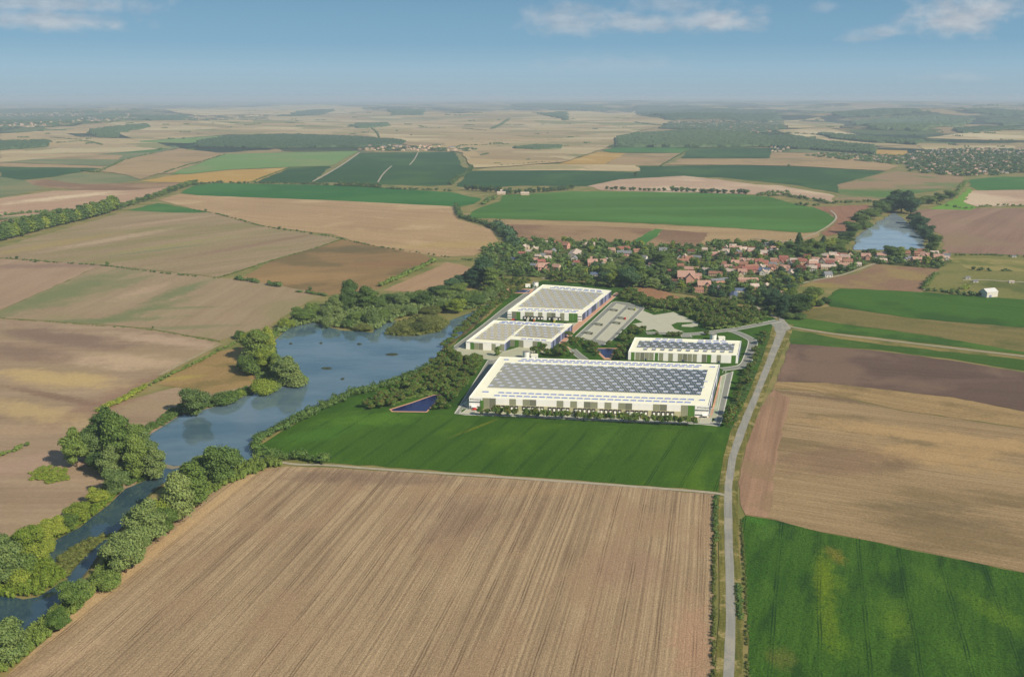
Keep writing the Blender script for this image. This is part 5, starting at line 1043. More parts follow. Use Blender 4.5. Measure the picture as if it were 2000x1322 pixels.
hedge([(980,545),(1010,552),(1040,562),(1060,562)], 5, 7, MX['mid'], 'low hedge along the lane behind the tanks', step=5)
hedge([(1500,384),(1530,382),(1560,388),(1600,393),(1620,400)], 10, 14, MX['dark'], 'dark hedge at the end of the wide green field', step=9, gapf=.15)
hedge([(1556,401),(1580,403),(1600,402)], 9, 12, MX['dark'], 'short dark hedge above the red-brown field', step=9)
hedge([(1625,398),(1660,396),(1700,395),(1725,398)], 8, 12, MX['dark'], 'dark hedge above the small red-brown field', step=9)
hedge([(1480,383),(1510,378),(1540,378)], 10, 16, MX['dark'], 'dark bushes right of the round trees', step=9)
hedge([(1820,398),(1850,402),(1890,410),(1920,404),(1960,402),(2000,404)], 6, 9, MX['mid'], 'green hedge above the pinkish ploughed field', step=9, gapf=.2)
hedge([(1862,385),(1875,370),(1888,355)], 8, 14, MX['mid'], 'green hedge climbing towards the far town', step=10)
hedge([(960,325),(1000,323),(1060,318),(1098,317)], 7, 13, MX['dark'], 'dark hedge along the far pale strip', step=16, gapf=.4)
hedge([(320,339),(350,328),(400,315),(437,303)], 6, 12, MX['dark'], 'dark hedge between the far brown and green fields', step=14, gapf=.2)
hedge([(196,334),(225,322),(245,312),(300,300)], 7, 14, MX['dark'], 'dark hedge beside the far brown field', step=15, gapf=.35)
hedge([(492,357),(520,345),(567,328)], 5, 10, MX['dark'], 'dark hedge beside the golden field', step=12, gapf=.2)
hedge([(1290,325),(1310,313),(1345,293)], 5, 10, MX['dark'], 'dark hedge beside the far green crop', step=14, gapf=.2)
# lines of round trees in the middle distance: one object each
def tree_row(px, hpx, wpx, mk, where, n=None, kind='round', ranks=1):
    pts = smooth_line(PP(px), 1); L = sum(np.linalg.norm(b_-a) for a, b_ in zip(pts[:-1], pts[1:])); n = n or 10; cum = np.cumsum([0]+[np.linalg.norm(b_-a) for a, b_ in zip(pts[:-1], pts[1:])]); rng = np.random.default_rng(int(px[0][0]))
    arr = np.array(pts)
    for i in range(n):
        s_ = L*(i+.5+rng.uniform(-.25, .25))/n; q = np.array([np.interp(s_, cum, arr[:, 0]), np.interp(s_, cum, arr[:, 1])]); u, v = to_px(*q); m_ = mpp(v)
        mk_ = mk[i % len(mk)]; h = hpx*m_*rng.uniform(.75, 1.2)
        small_tree('tree', kind, i % 4, q, h, wpx*m_*rng.uniform(.8, 1.15), MG[KMAT[mk_]], f'{KDESC[mk_]} tree, {ordn(i)} from the left in {where}', 'row tree', f'trees in {where}', n=360, leaf=.06)
tree_row([(905,371),(930,373),(960,376),(1000,378)], 12, 11, 'bd', 'the dark line left of the small farm', 12)
tree_row([(985,380),(1020,378),(1060,376),(1120,370)], 11, 10, 'bd', 'the dark line right of the small farm', 17)
tree_row([(1180,371),(1205,371),(1250,373),(1300,374)], 7, 8, 'd', 'the low line below the pale pink field', 13)
tree_row([(1305,374),(1350,376),(1400,378),(1460,380)], 10, 13, 'db', 'the round-tree row behind the green field', 13)
tree_row([(0,472),(40,462),(85,448),(130,438),(180,426),(230,410)], 25, 16, 'mdml', 'the front rank of the long tree belt', 34, 'oval')
tree_row([(0,455),(40,445),(90,432),(140,425),(190,415)], 18, 16, 'dm', 'the back rank of the long tree belt', 20, 'oval')
tree_row([(232,410),(262,400),(300,389),(335,376),(370,364),(385,360)], 13, 13, 'dm', 'the upper end of the long tree belt', 22)
tree_row([(660,363),(700,364),(745,367)], 9, 11, 'd', 'the clump line above the bright green field', 9)
for u, v, hp, mk, lb in [(33,506,6,'d','lone dark bush at the left end of the thin hedge'), (70,513,7,'d','lone dark bush left of the round one on the thin hedge'), (210,519,8,'d','lone round dark tree on the thin hedge across the left slope'), (606,568,8,'d','lone dark tree below the ochre field'), (299,641,4,'d','tiny dark bush on the faint grassy line'), (402,413,5,'d','dark bush at the top of the harvested field'), (546,448,6,'d','small dark tree on the hedge beside the harvested field'), (580,452,4,'d','tiny dark bush on the harvested field hedge'), (54,871,9,'m','round green bush at the end of the low left hedge'), (972,696,22,'m','single upright green tree on the little triangular lawn'), (1380,655,10,'y','bronze-tinged tree right of the access road bend'),(1283,655,7,'y','small tree at the back left of the smallest warehouse'),(1540,326,5,'m','lone tree on the far dark green field'),(1241,344,8,'d','lone tree at the tip of the far pale strip'),(803,266,3,'d','far lone tree on the plain')]:
    small_tree('tree', 'round', 1, P(u, v), hp*mpp(v)*1.05, hp*mpp(v)*(.6 if hp > 20 else 1.1), MG[KMAT[mk]], lb, 'lone tree', None, n=360, leaf=.06)
for i, u in enumerate([1310, 1318, 1326, 1306]): small_tree('tree', 'round', i, P(u, 657+i % 2), 7, 8, MG['young'], 'bronze-tinged tree in the clump behind the smallest warehouse', 'young tree', 'clump behind the smallest warehouse', n=360, leaf=.06)
# front row before the docks
FR = [(938,812,11),(952,813,10),(968,815,16),(975,814,13),(990,816,15),(1005,816,12),(1028,817,13),(1040,818,12),(1047,818,14),(1062,820,13),(1072,820,13),(1085,821,12),(1097,821,13),(1108,821,13),(1128,823,14),(1140,823,12),(1152,824,12),(1160,824,14),(1172,824,12),(1181,824,11),(1193,826,14),(1210,827,14),(1218,827,15),(1228,828,12),(1240,828,15),(1256,829,14),(1263,829,11),(1278,830,13),(1289,831,13),(1300,831,13),(1308,831,14),(1318,831,13),(1330,832,13),(1342,833,13),(1355,833,13)]
for i, (u, v, hp) in enumerate(FR):
    m_ = mpp(v); small_tree('ornamental_tree', 'small', i % 4, P(u, v), px_h(v, hp*1.1, 0)*1.55, (hp+3)*m_, MG['young'] if i % 3 else MG['mid'], f'{ordn(i)} tree from the left in the row before the loading docks', 'ornamental tree', 'row of trees before the loading docks', n=300, leaf=.07)

# ------------------------------------------------------------------ village
VILL = [(940,492),(985,476),(1000,470),(1060,471),(1180,472),(1260,482),(1380,482),(1400,472),(1500,478),(1560,482),(1640,490),(1690,494),(1755,495),(1850,498),(1858,512),(1835,526),(1700,514),(1660,532),(1590,548),(1556,560),(1556,590),(1590,600),(1580,608),(1524,618),(1480,600),(1400,586),(1330,574),(1260,562),(1200,560),(1150,548),(1050,542),(1000,540),(950,545),(938,520)]
sheet('village_ground', VILL, field_mat('village_gardens', C(82, 96, 48), C(120, 120, 72), C(60, 76, 40), ang=1.2, roww=14, rowl=40, strip=30, patch=45, grain=5, grainamt=.3), label='gardens and yards of the village')
sheet('field', [(1095,492),(1100,488),(1150,489),(1148,500),(1100,505),(1082,508)], paleF, z=.55); sheet('field', [(1230,575),(1255,560),(1290,566),(1330,582),(1300,588),(1260,580)], field_mat('bare_brown_patch', C(178, 136, 98), C(156, 116, 84), grain=4), z=.55)
pst = plain('village_street', C(186, 172, 150), .95, .1, .1)
for ln in ([(1000,500),(1080,512),(1180,520),(1300,530),(1400,540),(1480,548),(1530,560),(1525,590),(1524,622)], [(1400,540),(1500,528),(1600,515),(1680,505),(1780,505),(1840,515)], [(1080,475),(1090,500),(1085,530),(1060,545)], [(1420,575),(1380,570),(1330,562),(1270,556)], [(1380,490),(1430,510),(1425,540),(1450,585),(1516,622)]):
    ribbon('street', ln, 5, pst, .62)
def roofmat(nm, c): return field_mat(nm, C(*c), C(*[int(k*.86) for k in c]), ang=.4, roww=.8, rowl=6, strip=2, patch=5, grain=.7, grainamt=.15)
RM = {'salmon': roofmat('salmon_tiles', (212,172,152)), 'terracotta': roofmat('terracotta_tiles', (180,134,112)), 'red': roofmat('red_tiles', (176,118,104)), 'grey': roofmat('grey_slates', (150,154,158)), 'pale': roofmat('pale_sheet_roof', (226,208,190)), 'brown': roofmat('brown_tiles', (134,96,78)), 'blue-grey': roofmat('blue_slates', (112,130,156))}
WM = {'cream': plain('cream_render', C(228, 208, 170), .9, .06, .5), 'white': plain('white_render', C(232, 228, 214), .9, .05, .5), 'pink': plain('pink_render', C(220, 168, 146), .9, .06, .5), 'yellow': plain('yellow_render', C(228, 204, 120), .9, .06, .5), 'grey': plain('grey_render', C(176, 172, 160), .9, .06, .5)}
win_m = plain('house_window', C(52, 62, 72), .25, .1, spec=.5); door_m = plain('house_door', C(92, 62, 44), .6, .1); brickm = plain('chimney_brick', C(168, 104, 84), .9, .12, 2)
def gable(mb, lx, ly, he, hr, ov=0.0, what='both'):
    x, y = lx/2, ly/2
    if what in ('both', 'wall'):
        v = [(-x,-y,0),(x,-y,0),(x,y,0),(-x,y,0),(-x,-y,he),(x,-y,he),(x,y,he),(-x,y,he),(-x,0,hr),(x,0,hr)]
        mb.add(v, [(0,1,5,4),(2,3,7,6)]); mb.add(v, [(1,2,6,9,5)]); mb.add(v, [(3,0,4,8,7)])
    if what in ('both', 'roof'):
        k = (hr-he)/y; xo, yo = x+ov, y+ov; zl = he-ov*k; t_ = .28
        for s in (-1, 1):
            v = [(-xo,s*yo,zl+.05),(xo,s*yo,zl+.05),(xo,0,hr+.05),(-xo,0,hr+.05)]; v += [(a, b_, c+t_) for a, b_, c in v]
            f = np.array([(4,5,6,7),(0,1,5,4),(1,2,6,5),(3,0,4,7),(0,3,2,1)]); mb.add(v, f if s < 0 else f[:, ::-1])
def house_proto(i, lx, ly, he, hr, ell=False):
    rt = empty('house', (0, 0, 0)); mb = MB(); gable(mb, lx, ly, he, hr, 0, 'wall')
    if ell: mb2 = MB(); gable(mb2, ly*.8, ly*.7, he*.9, hr*.86, 0, 'wall'); v = mb2.v; mb.add(np.c_[v[0][:, 1]*1.0+lx*.22, v[0][:, 0]-ly*.55, v[0][:, 2]], mb2.f[0][0]); v0 = mb2.v[1]; mb.add(np.c_[v0[:, 1]+lx*.22, v0[:, 0]-ly*.55, v0[:, 2]], [(1,2,6,9,5)]); mb.add(np.c_[v0[:, 1]+lx*.22, v0[:, 0]-ly*.55, v0[:, 2]], [(3,0,4,8,7)])
    mb.build('wall', WM['cream'], rt); mb = MB(); gable(mb, lx, ly, he, hr, .5, 'roof')
    if ell:
        mb2 = MB(); gable(mb2, ly*.8, ly*.7, he*.9, hr*.86, .4, 'roof')
        for v, (f, _) in zip(mb2.v, mb2.f): mb.add(np.c_[v[:, 1]+lx*.22, v[:, 0]-ly*.55, v[:, 2]], (f-f.min())[:, ::-1])
    rf = mb.build('roof', RM['salmon'], rt); mb = MB(); mb.box((lx*.2, ly*.12, hr+.3), (.9, .7, 1.9)); mb.build('chimney', brickm, rf)
    if 'w' not in UNIT: mb = MB(); mb.box((0, 0, 0), (1.2, .12, 1.4)); UNIT['w'] = mesh_np(mb, 'window', [win_m])
    nw = max(2, int(lx/3.2))
    for k in range(nw):
        for z in ([1.7, 4.3] if he > 5 else [1.8]):
            if k == nw//2 and z < 2: mb = MB(); mb.box((-lx/2+lx*(k+.5)/nw, -ly/2-.05, 1.1), (1.2, .14, 2.2)); mb.build('door', door_m, rt); continue
            for s in (-1, 1): o = link('window', UNIT['w'], rt); o.location = (-lx/2+lx*(k+.5)/nw, s*(ly/2+.03), z)
    for s in (-1, 1): o = link('window', UNIT['w'], rt); o.location = (s*(lx/2+.03), 0, he*.62); o.rotation_euler = (0, 0, math.pi/2)
    return rt
HP = [(13,9,5.6,9.6,False),(11,8,3.6,7.4,False),(16,9,5.4,9.2,False),(13,9,5.4,9.4,True),(24,11,5.2,8.8,False),(40,15,5.5,8.6,False)]
hp_used = {}; houses = []
def zone_of(u, v):
    if u > 1668: return 'in the hamlet below the far pond'
    if u > 1560: return 'in the north-east village street'
    if u > 1400: return 'in the east village' if v < 545 else 'by the village road entrance'
    if u > 1230: return 'in the village centre' if v < 535 else 'on the south village edge'
    return 'in the west village' if v < 505 else 'in the south-west village'
HS = [(1065,477,1,'pale','yellow',.9),(1100,486,2,'terracotta','pink',1.5),(1088,478,1,'red','pink',1),(1150,482,4,'pale','cream',1.0),(1080,494,4,'grey','white',.9),(1042,492,3,'pale','cream',1.1),(1019,500,2,'red','grey',.9),(1003,512,1,'blue-grey','white',1.1),(1060,502,1,'grey','white',.9),(1122,502,5,'pale','grey',1.3),(1061,530,3,'salmon','pink',1.5),(1087,528,0,'salmon','cream',1.1),(1157,520,3,'salmon','pink',1.3),(1172,540,5,'blue-grey','grey',.8),(1186,510,4,'pale','white',.7),(1195,494,0,'salmon','cream',1),(1219,500,4,'grey','pink',1.1),(1234,509,2,'salmon','pink',1.1),(1222,481,1,'pale','yellow',1.3),
 (1283,504,2,'salmon','pink',1.1),(1271,515,4,'grey','white',.9),(1242,512,0,'salmon','pink',1),(1258,526,4,'grey','white',.8),(1337,508,0,'pale','pink',1.1),(1360,509,2,'grey','cream',1),(1418,496,3,'pale','white',1),(1408,498,1,'pale','white',1),(1452,486,4,'grey','white',.8),(1502,481,4,'grey','white',.8),(1492,500,0,'pale','pink',1.1),(1505,492,1,'grey','white',1),(1400,509,2,'salmon','cream',.9),(1351,526,5,'brown','grey',.6),(1339,552,3,'salmon','pink',2.0),(1318,553,4,'brown','grey',.8),(1379,534,3,'pale','white',1),(1374,566,3,'salmon','pink',1.5),(1364,572,2,'terracotta','pink',.9),(1404,552,5,'grey','pink',.8),(1427,526,4,'salmon','cream',.9),(1425,536,2,'pale','cream',1),(1435,520,0,'salmon','pink',1.1),(1465,533,4,'red','pink',1.2),(1460,551,5,'salmon','pink',.8),(1487,534,4,'blue-grey','white',1.1),(1490,520,2,'red','pink',1.1),(1513,518,0,'terracotta','cream',1),(1540,525,5,'terracotta','pink',.75),(1565,529,2,'brown','pink',1),(1568,516,0,'red','cream',1),(1593,513,3,'salmon','pink',1),(1607,505,2,'pale','pink',1.1),(1626,503,0,'pale','white',1),(1624,515,4,'salmon','cream',1),(1628,524,4,'pale','pink',.9),(1650,507,2,'pale','white',1),(1616,541,1,'grey','white',1.2),(1544,538,4,'pale','grey',.9),(1408,566,5,'pale','pink',.7),(1433,580,5,'blue-grey','grey',.7),(1448,572,4,'blue-grey','white',.8),(1473,566,0,'pale','pink',1),(1496,564,2,'pale','cream',.9),(1515,580,2,'salmon','cream',.9),(1538,580,4,'salmon','pink',.9),(1490,492,0,'salmon','pink',.9),(1510,488,1,'salmon','cream',.9),
 (1690,507,3,'salmon','pink',1.2),(1673,512,1,'salmon','white',1),(1721,504,2,'salmon','white',1),(1712,507,1,'grey','white',1),(1768,510,4,'grey','white',.7),(1792,495,4,'terracotta','pink',1),(1806,504,3,'salmon','pink',1.1),(1832,510,3,'salmon','cream',1.3),(1778,508,1,'grey','cream',.9),(1655,516,2,'terracotta','cream',1),(1676,520,1,'pale','white',.9),(1648,524,2,'salmon','white',1),(1660,499,1,'brown','cream',1)]
rngh = np.random.default_rng(5); hpos = [P(u, v) for u, v, *_ in HS]
def fill(poly, spc, seed, rfs, n):
    g, rg = scatter(poly, spc, seed, jit=.35); k = 0; rg.shuffle(g)
    for q in g:
        if min(math.hypot(q[0]-a, q[1]-b_) for a, b_ in hpos) < 15: continue
        if k >= n: break
        u, v = to_px(*q); hpos.append(tuple(q)); k += 1
        HS.append((float(u), float(v), int(rg.choice([0, 1, 2, 3, 2, 4], 1)[0]), str(rg.choice(rfs)), str(rg.choice(['cream', 'white', 'pink', 'pink', 'cream', 'grey'])), float(rg.uniform(.8, 1.1))))
fill([(1412,512),(1470,512),(1560,508),(1640,498),(1665,505),(1640,528),(1570,534),(1500,540),(1440,542),(1412,536)], 20, 3, ['salmon','pale','terracotta','red','pale','brown','salmon','grey'], 66)
fill([(1385,484),(1510,480),(1520,500),(1440,506),(1390,502)], 28, 4, ['pale','grey','salmon','pale','brown'], 28)
fill([(1240,490),(1380,490),(1400,520),(1420,560),(1370,575),(1330,545),(1250,530),(1225,510)], 36, 6, ['salmon','grey','pale','terracotta','brown'], 18)
fill([(1010,480),(1240,484),(1230,510),(1160,530),(1020,530)], 40, 8, ['salmon','grey','pale','red'], 16)
fill([(1660,500),(1850,500),(1845,518),(1700,512)], 26, 9, ['salmon','grey','terracotta','pale'], 12)
fam = {}
for hrow in HS: fam.setdefault((hrow[3], zone_of(hrow[0], hrow[1])), []).append(hrow[0])
HPR = {}
for (u, v, k, rf_, wl, sc_) in HS:
    if k not in HPR: HPR[k] = rt = house_proto(k, *HP[k])
    else: rt = copy_tree(HPR[k])
    p = P(u, v); rt.location = (p[0], p[1], .3); rt.rotation_euler = (0, 0, float(rngh.choice([-.22, -.22, 1.35, .1, -.5]))+rngh.normal(0, .12)); rt.scale = (sc_*1.05,)*3
    z_ = zone_of(u, v); us = sorted(fam[(rf_, z_)]); i = us.index(u)
    tag(rt, f"{rf_}-roofed {wl}-walled house, {ordn(i)} such roof from the left {z_}", 'house', 'houses '+z_)
    for c_ in rt.children:
        if c_.name.startswith('wall'): own_mat(c_, WM[wl])
        if c_.name.startswith('roof'): own_mat(c_, RM[rf_])
# white barn on the right
bp = P(1930, 579); rt = empty('barn', (bp[0], bp[1], .4), .35); tag(rt, 'large white barn with a steep pale roof standing alone at the right edge', 'barn')
mb = MB(); gable(mb, 22, 15, 8, 12.5, 0, 'wall'); mb.build('wall', WM['white'], rt); mb = MB(); gable(mb, 22, 15, 8, 12.5, .4, 'roof'); mb.build('roof', plain('white_sheet_roof', C(232, 232, 226), .6, .04), rt)
mb = MB(); mb.box((11.05, 0, 2.6), (.12, 4, 5.2)); mb.build('door', PM['n'], rt); mb = MB(); mb.box((-4, -7.55, 1.8), (5, .1, 3.4)); mb.build('gate', PM['l'], rt)
for i, (u, v, lb) in enumerate([(1975,553,'small white shed on the lane beyond the barn'), (1905,552,'low grey shed beside the farm lane'), (1890,545,'little white cabin in the garden plots'), (1980,503,'small white cabin at the field edge')]):
    p = P(u, v); rt = empty('shed', (p[0], p[1], .4), -.2); tag(rt, lb, 'shed'); mb = MB(); gable(mb, 8, 5, 2.6, 4, 0, 'wall'); mb.build('wall', WM['white'], rt); mb = MB(); gable(mb, 8, 5, 2.6, 4, .3, 'roof'); mb.build('roof', RM['grey' if i else 'pale'], rt); mb = MB(); mb.box((0, -2.55, 1), (1, .1, 2)); mb.build('door', door_m, rt)
for i, (u, v, lb) in enumerate([(979,381,'farmhouse between the two dark tree lines'), (1025,382,'long pale farm building right of the farmhouse'), (985,377,'small farm outbuilding behind the farmhouse')]):
    p = P(u, v); rt = copy_tree(HPR[4]); rt.location = (p[0], p[1], 1.2); rt.rotation_euler = (0, 0, .1); rt.scale = (1.1,)*3; tag(rt, lb, 'farm building', 'buildings of the small farm')
    for c_ in rt.children:
        if c_.name.startswith('roof'): own_mat(c_, RM['pale'])
# village trees
g, rg = scatter(VILL, 19, 55, jit=.5); vt = []
for q in g:
    if rg.random() < .1 or min(math.hypot(q[0]-a, q[1]-b_) for a, b_ in hpos) < 10: continue
    u, v = to_px(*q); dens = 1.0
    if 1410 < u < 1660 and 505 < v < 545: dens = .75
    if 1095 < u < 1150 and 487 < v < 507: continue
    if rg.random() > dens: continue
    vt.append((q[0], q[1], rg.uniform(7, 15), rg.uniform(9, 17), int(rg.integers(0, 4)), u, v, 'dmbdlmwd'[int(rg.integers(0, 8))]))
vt.sort(key=lambda q: math.hypot(q[0], q[1])/q[2])
for (x, y, h, wd, k, u, v, mk) in vt[:270]:
    small_tree('garden_tree', 'round' if k else 'oval', k, (x, y), h, wd*.9, MG[KMAT[mk]], f'{KDESC[mk]} garden tree among the houses {zone_of(u, v)}', 'garden tree', f'{KDESC[mk]} garden trees {zone_of(u, v)}', n=360, leaf=.06)
join_trees('village_trees', [(x, y, h, wd, k) for x, y, h, wd, k, *_ in vt[270:]], MG['dark'], LPB, 'dark trees filling the gaps between village gardens')
g, rg = scatter(VILL, 13, 56, jit=.5)
join_trees('garden_shrubs', [(q[0], q[1], rg.uniform(2, 5), rg.uniform(5, 10), int(rg.integers(0, 4))) for q in g if rg.random() < .7 and min(math.hypot(q[0]-a, q[1]-b_) for a, b_ in hpos) > 8], MG['mid'], LPB, 'low shrubs and hedges of the village gardens')

# ------------------------------------------------------------------ far woods and towns
def wood(px, hh, mat, label, cellk=.0017):
    poly = PP(px); r = np.hypot(*np.array(poly).T); rm = float(r.mean()); poly = densify(poly, rm*.006, rm*.0022)
    v, f, n = cdt(poly, rm*cellk); f = orient(v, f); z = hgt(v[:, 0], v[:, 1]); rng = np.random.default_rng(abs(int(px[0][0]))); up = hh*rng.uniform(.45, 1.25, len(v)); up[:n] = .0
    mb = MB(); mb.add(np.c_[v, z+up+(1 if rm < 5600 else 4)], f); tag(mb.build('woodland', mat, origin=None), label, 'woodland', kind='stuff')
wd_m = leaf_mat('far_wood_leaves', C(50, 78, 44), C(94, 116, 64)); wd_l = leaf_mat('far_wood_pale', C(58, 84, 52), C(96, 116, 66))
for px, hh, m, lb in [
 ([(1203,271),(1240,264),(1350,257),(1468,263),(1500,268),(1506,288),(1350,290),(1206,289)], 15, wd_m, 'large dark wood in the right distance'),
 ([(1000,205),(1060,202),(1120,206),(1175,208),(1189,219),(1115,216),(1060,212),(1010,210)], 20, wd_m, 'far dark wood on the skyline ridge'),
 ([(1240,208),(1300,209),(1380,212),(1457,220),(1506,216),(1527,235),(1500,240),(1400,234),(1300,236),(1250,224)], 20, wd_m, 'far wooded hill right of the centre'),
 ([(1052,223),(1108,219),(1106,236),(1085,231)], 14, wd_m, 'small far wood beside a pale field'),
 ([(1625,222),(1700,217),(1790,215),(1800,222),(1700,230),(1640,231)], 20, wd_m, 'dark wooded hill at the right'), ([(1660,239),(1740,232),(1830,228),(1900,233),(1880,246),(1800,257),(1700,254)], 20, wd_m, 'lower dark wooded slope at the right'),
 ([(1880,217),(2100,215),(2100,224),(1960,227)], 20, wd_m, 'wooded ridge at the right edge'), ([(1920,238),(2100,235),(2100,243),(1960,247)], 18, wd_m, 'lower wood at the right edge'),
 ([(1468,270),(1545,267),(1608,279),(1706,288),(1706,303),(1650,299),(1601,296),(1506,289)], 14, wd_m, 'long dark wood sloping towards the far town'),
 ([(385,278),(448,268),(560,265),(700,270),(786,277),(783,283),(700,289),(520,291),(380,288)], 12, wd_m, 'long dark wood left of the centre'),
 ([(175,256),(230,250),(290,244),(287,251),(250,258),(231,262),(228,271),(186,268)], 16, wd_m, 'dark wood beyond the left fields'),
 ([(-60,280),(40,279),(95,277),(92,289),(0,295),(-60,296)], 14, wd_m, 'dark wood at the left edge'),
 ([(262,234),(300,228),(367,225),(365,231),(290,238)], 16, wd_m, 'far wood behind the left stubble'), ([(760,214),(828,218),(828,226),(765,226)], 16, wd_m, 'square far wood near the centre'),
 ([(688,248),(700,243),(755,242),(757,248),(700,252)], 14, wd_m, 'small far wood on the plain'), ([(1000,291),(1040,286),(1098,286),(1095,292),(1040,294)], 9, wd_l, 'low green copse on the stubble plain'),
 ([(540,228),(580,220),(648,214),(650,219),(590,228)], 16, wd_m, 'long far wood left of the centre'), ([(-60,214),(80,212),(160,216),(120,221),(-60,223)], 14, wd_l, 'upper far wooded slope at the left'), ([(-60,234),(60,230),(150,231),(130,238),(-60,244)], 14, wd_l, 'lower far wooded slope at the left'), ([(160,223),(240,223),(250,229),(190,234)], 14, wd_l, 'small far wood below the left skyline'),
 ([(1860,254),(2100,250),(2100,258),(1880,262)], 14, wd_m, 'dark strip of wood at the right'), ([(1600,262),(1700,270),(1800,276),(1790,284),(1700,280),(1620,272)], 14, wd_m, 'wooded valley in the right distance'),
 ([(1370,243),(1520,240),(1530,252),(1480,262),(1400,258),(1340,254),(1290,252),(1300,243)], 10, wd_l, 'tree-filled far settlement')]:
    wood(px, hh, m, lb)
FW = [([(228,214),(273,217)],14,40),([(385,235),(450,233),(525,233)],11,34),([(478,246),(511,242)],10,26),([(578,247),(595,246)],10,26),([(813,251),(872,252)],10,26),([(905,252),(925,254),(951,256)],9,20),([(961,253),(975,246),(984,240),(995,234)],14,34),
 ([(895,286),(940,285),(996,283)],9,18),([(877,291),(905,291),(930,294)],12,22),([(730,203),(790,204),(845,209)],14,60),([(600,204),(680,203)],14,60),([(330,206),(430,204)],14,60),([(1128,251),(1200,250),(1240,250)],6,14),([(725,250),(738,264),(741,272)],8,14),([(895,275),(980,275),(1055,280)],5,12),
 ([(650,288),(700,286),(760,288),(806,289)],10,20),([(786,292),(800,291)],10,18),([(110,280),(170,276),(200,284)],8,20),([(100,270),(160,274)],8,16),([(940,305),(952,302)],9,14),([(965,321),(982,320)],7,12),([(1070,275),(1080,275)],8,14),([(195,205),(260,205)],14,60),([(1440,205),(1560,204)],14,70),([(1850,203),(1960,204)],14,70),([(1130,200),(1180,199)],16,70),
 ([(160,334),(185,337),(195,337)],7,14),([(1030,314),(1034,313)],8,12),([(1500,262),(1560,262),(1620,266)],12,30),([(1240,240),(1290,246)],12,30)]
for i, (ln, hh, wd) in enumerate(FW):
    hedge(ln, hh, wd, MX['dark'], f"far dark line of trees on the plain, {ordn(i)} of the scattered ones", step=wd*.7, name='far_trees', cat='tree line')
def far_houses(poly, spc, seed, label, keep=1.0, tree_h=10, trees=True, sc=1.0):
    g, rg = scatter(poly, spc, seed, jit=.5); mb = MB(); tr = []
    for q in g:
        if rg.random() > keep:
            if trees: tr.append((q[0], q[1], tree_h*rg.uniform(.7, 1.3), spc*rg.uniform(.7, 1.2), int(rg.integers(0, 4))))
            continue
        m2 = MB(); lx, ly = rg.uniform(11, 20)*sc, rg.uniform(8, 12)*sc; a = rg.choice([-.2, 1.37])+rg.normal(0, .2); ca, sa = math.cos(a), math.sin(a); z = float(hgt(*q))+(1.5 if math.hypot(*q) < 5600 else 5)
        gable(m2, lx, ly, 5*sc, 9*sc, 0, 'wall'); rfm = int(rg.choice([1, 1, 2, 3])); v = m2.v[0]
        def tf(v): v = np.asarray(v, float); return np.c_[v[:, 0]*ca-v[:, 1]*sa+q[0], v[:, 0]*sa+v[:, 1]*ca+q[1], v[:, 2]+z]
        for vv, (f, _) in zip(m2.v, m2.f): mb.add(tf(vv), f-f.min(), 0)
        x, y = lx/2, ly/2; v = tf([(-x,-y,5*sc),(x,-y,5*sc),(x,y,5*sc),(-x,y,5*sc),(-x,0,9*sc+.1),(x,0,9*sc+.1)]); mb.add(v, [(0,1,5,4),(2,3,4,5)], rfm)
    tag(mb.build('far_houses', [WM['cream'], RM['salmon'], RM['brown'], RM['grey']]), label, kind='stuff')
    if tr: join_trees('far_town_trees', tr, MG['dark'], LPB, 'trees between the '+label)
TOWN = [(1772,334),(1769,304),(1790,298),(1825,293),(1900,292),(2000,293),(2100,294),(2100,340),(2000,339),(1968,341),(1881,346),(1830,342)]
far_houses(TOWN, 30, 1, 'tightly packed houses of the far town at the right', .3, sc=.8)
far_houses([(1562,304),(1615,300),(1700,303),(1772,306),(1772,322),(1700,318),(1640,312)], 38, 2, 'pale houses strung left of the far town', .45, sc=.8)
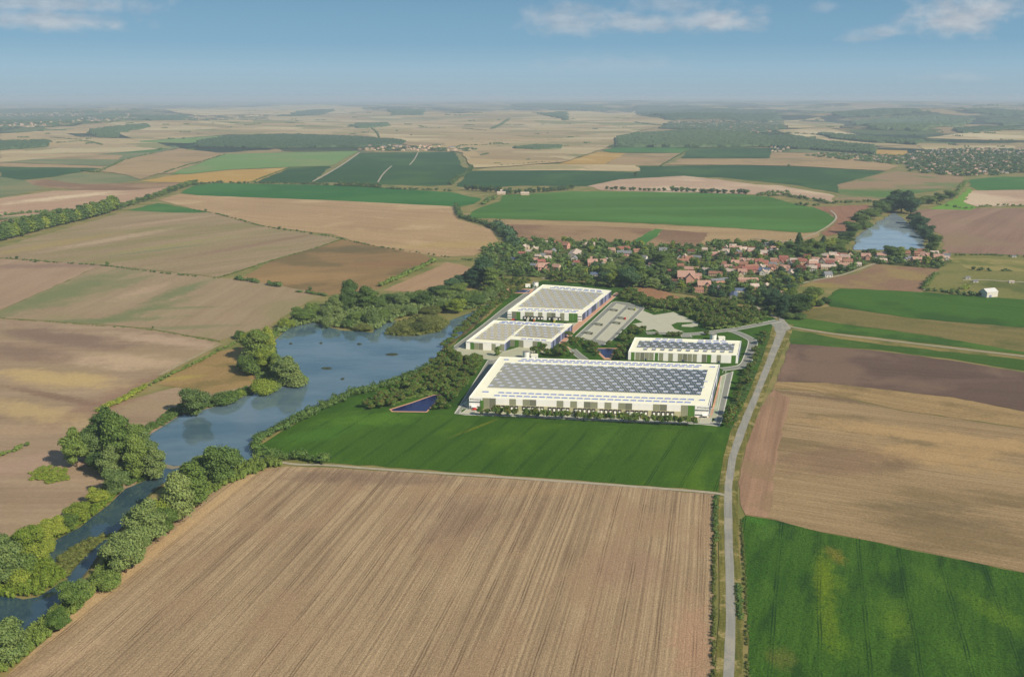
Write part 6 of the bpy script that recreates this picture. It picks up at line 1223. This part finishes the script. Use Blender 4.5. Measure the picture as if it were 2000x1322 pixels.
far_houses([(1300,240),(1400,236),(1520,240),(1530,256),(1470,264),(1340,262)], 90, 3, 'specks of houses under the far wooded hill', .35, 12, True, 1.4)
far_houses([(-40,212),(80,212),(200,218),(260,226),(230,240),(100,250),(-40,252)], 110, 4, 'specks of houses of the far town at the left', .3, 12, True, 1.5)
far_houses([(690,287),(800,287),(930,292),(925,297),(700,295)], 60, 5, 'houses of the far hamlet near the centre', .45, 9, True, 1.3)
far_houses([(1500,290),(1545,288),(1540,300),(1510,300)], 60, 6, 'few houses at the corner of the far wood', .5, 9, True, 1.2)
far_houses([(360,230),(520,226),(530,236),(380,240)], 170, 7, 'specks of far houses on the left plain', .3, 9, True, 1.6)

rgc = np.random.default_rng(77); it = []
for _ in range(230):
    v0 = 206+rgc.random()**1.3*88; u0 = rgc.uniform(-60, 2060); 
    if 1160 < u0 < 1530 and 255 < v0 < 325: continue
    p = P(u0, v0); m_ = mpp(v0); n_ = int(rgc.integers(2, 14)); a = rgc.normal(1.45, .35); run = rgc.random() < .6
    for j in range(n_):
        if run: q = (p[0]+math.sin(a)*j*m_*1.6, p[1]+math.cos(a)*j*m_*1.6)
        else: q = (p[0]+rgc.normal(0, 3)*m_, p[1]+rgc.normal(0, 7)*m_)
        it.append((q[0], q[1], min(26, 10+m_*.7)*rgc.uniform(.7, 1.2), m_*rgc.uniform(1.8, 3.4), int(rgc.integers(0, 4))))
join_trees('scattered_copses', it, MG['dark'], LPB, 'small dark copses and hedgerow trees dotted over the far plain')
# ------------------------------------------------------------------ air
hm = bpy.data.materials.new('air'); hm.use_nodes = True; t = NT(hm.node_tree)
pv = t.n('ShaderNodeVolumePrincipled'); t.put(pv.inputs['Color'], (.72, .88, 1.0)); pv.inputs['Density'].default_value = 5.6e-5; pv.inputs['Anisotropy'].default_value = 0.0
t.out(None, pv.outputs[0])
mb = MB(); mb.box((0, 0, 161), (180000, 180000, 326)); hz = mb.build('haze', hm); tag(hz, 'thin pale blue summer haze over the plain', kind='stuff')
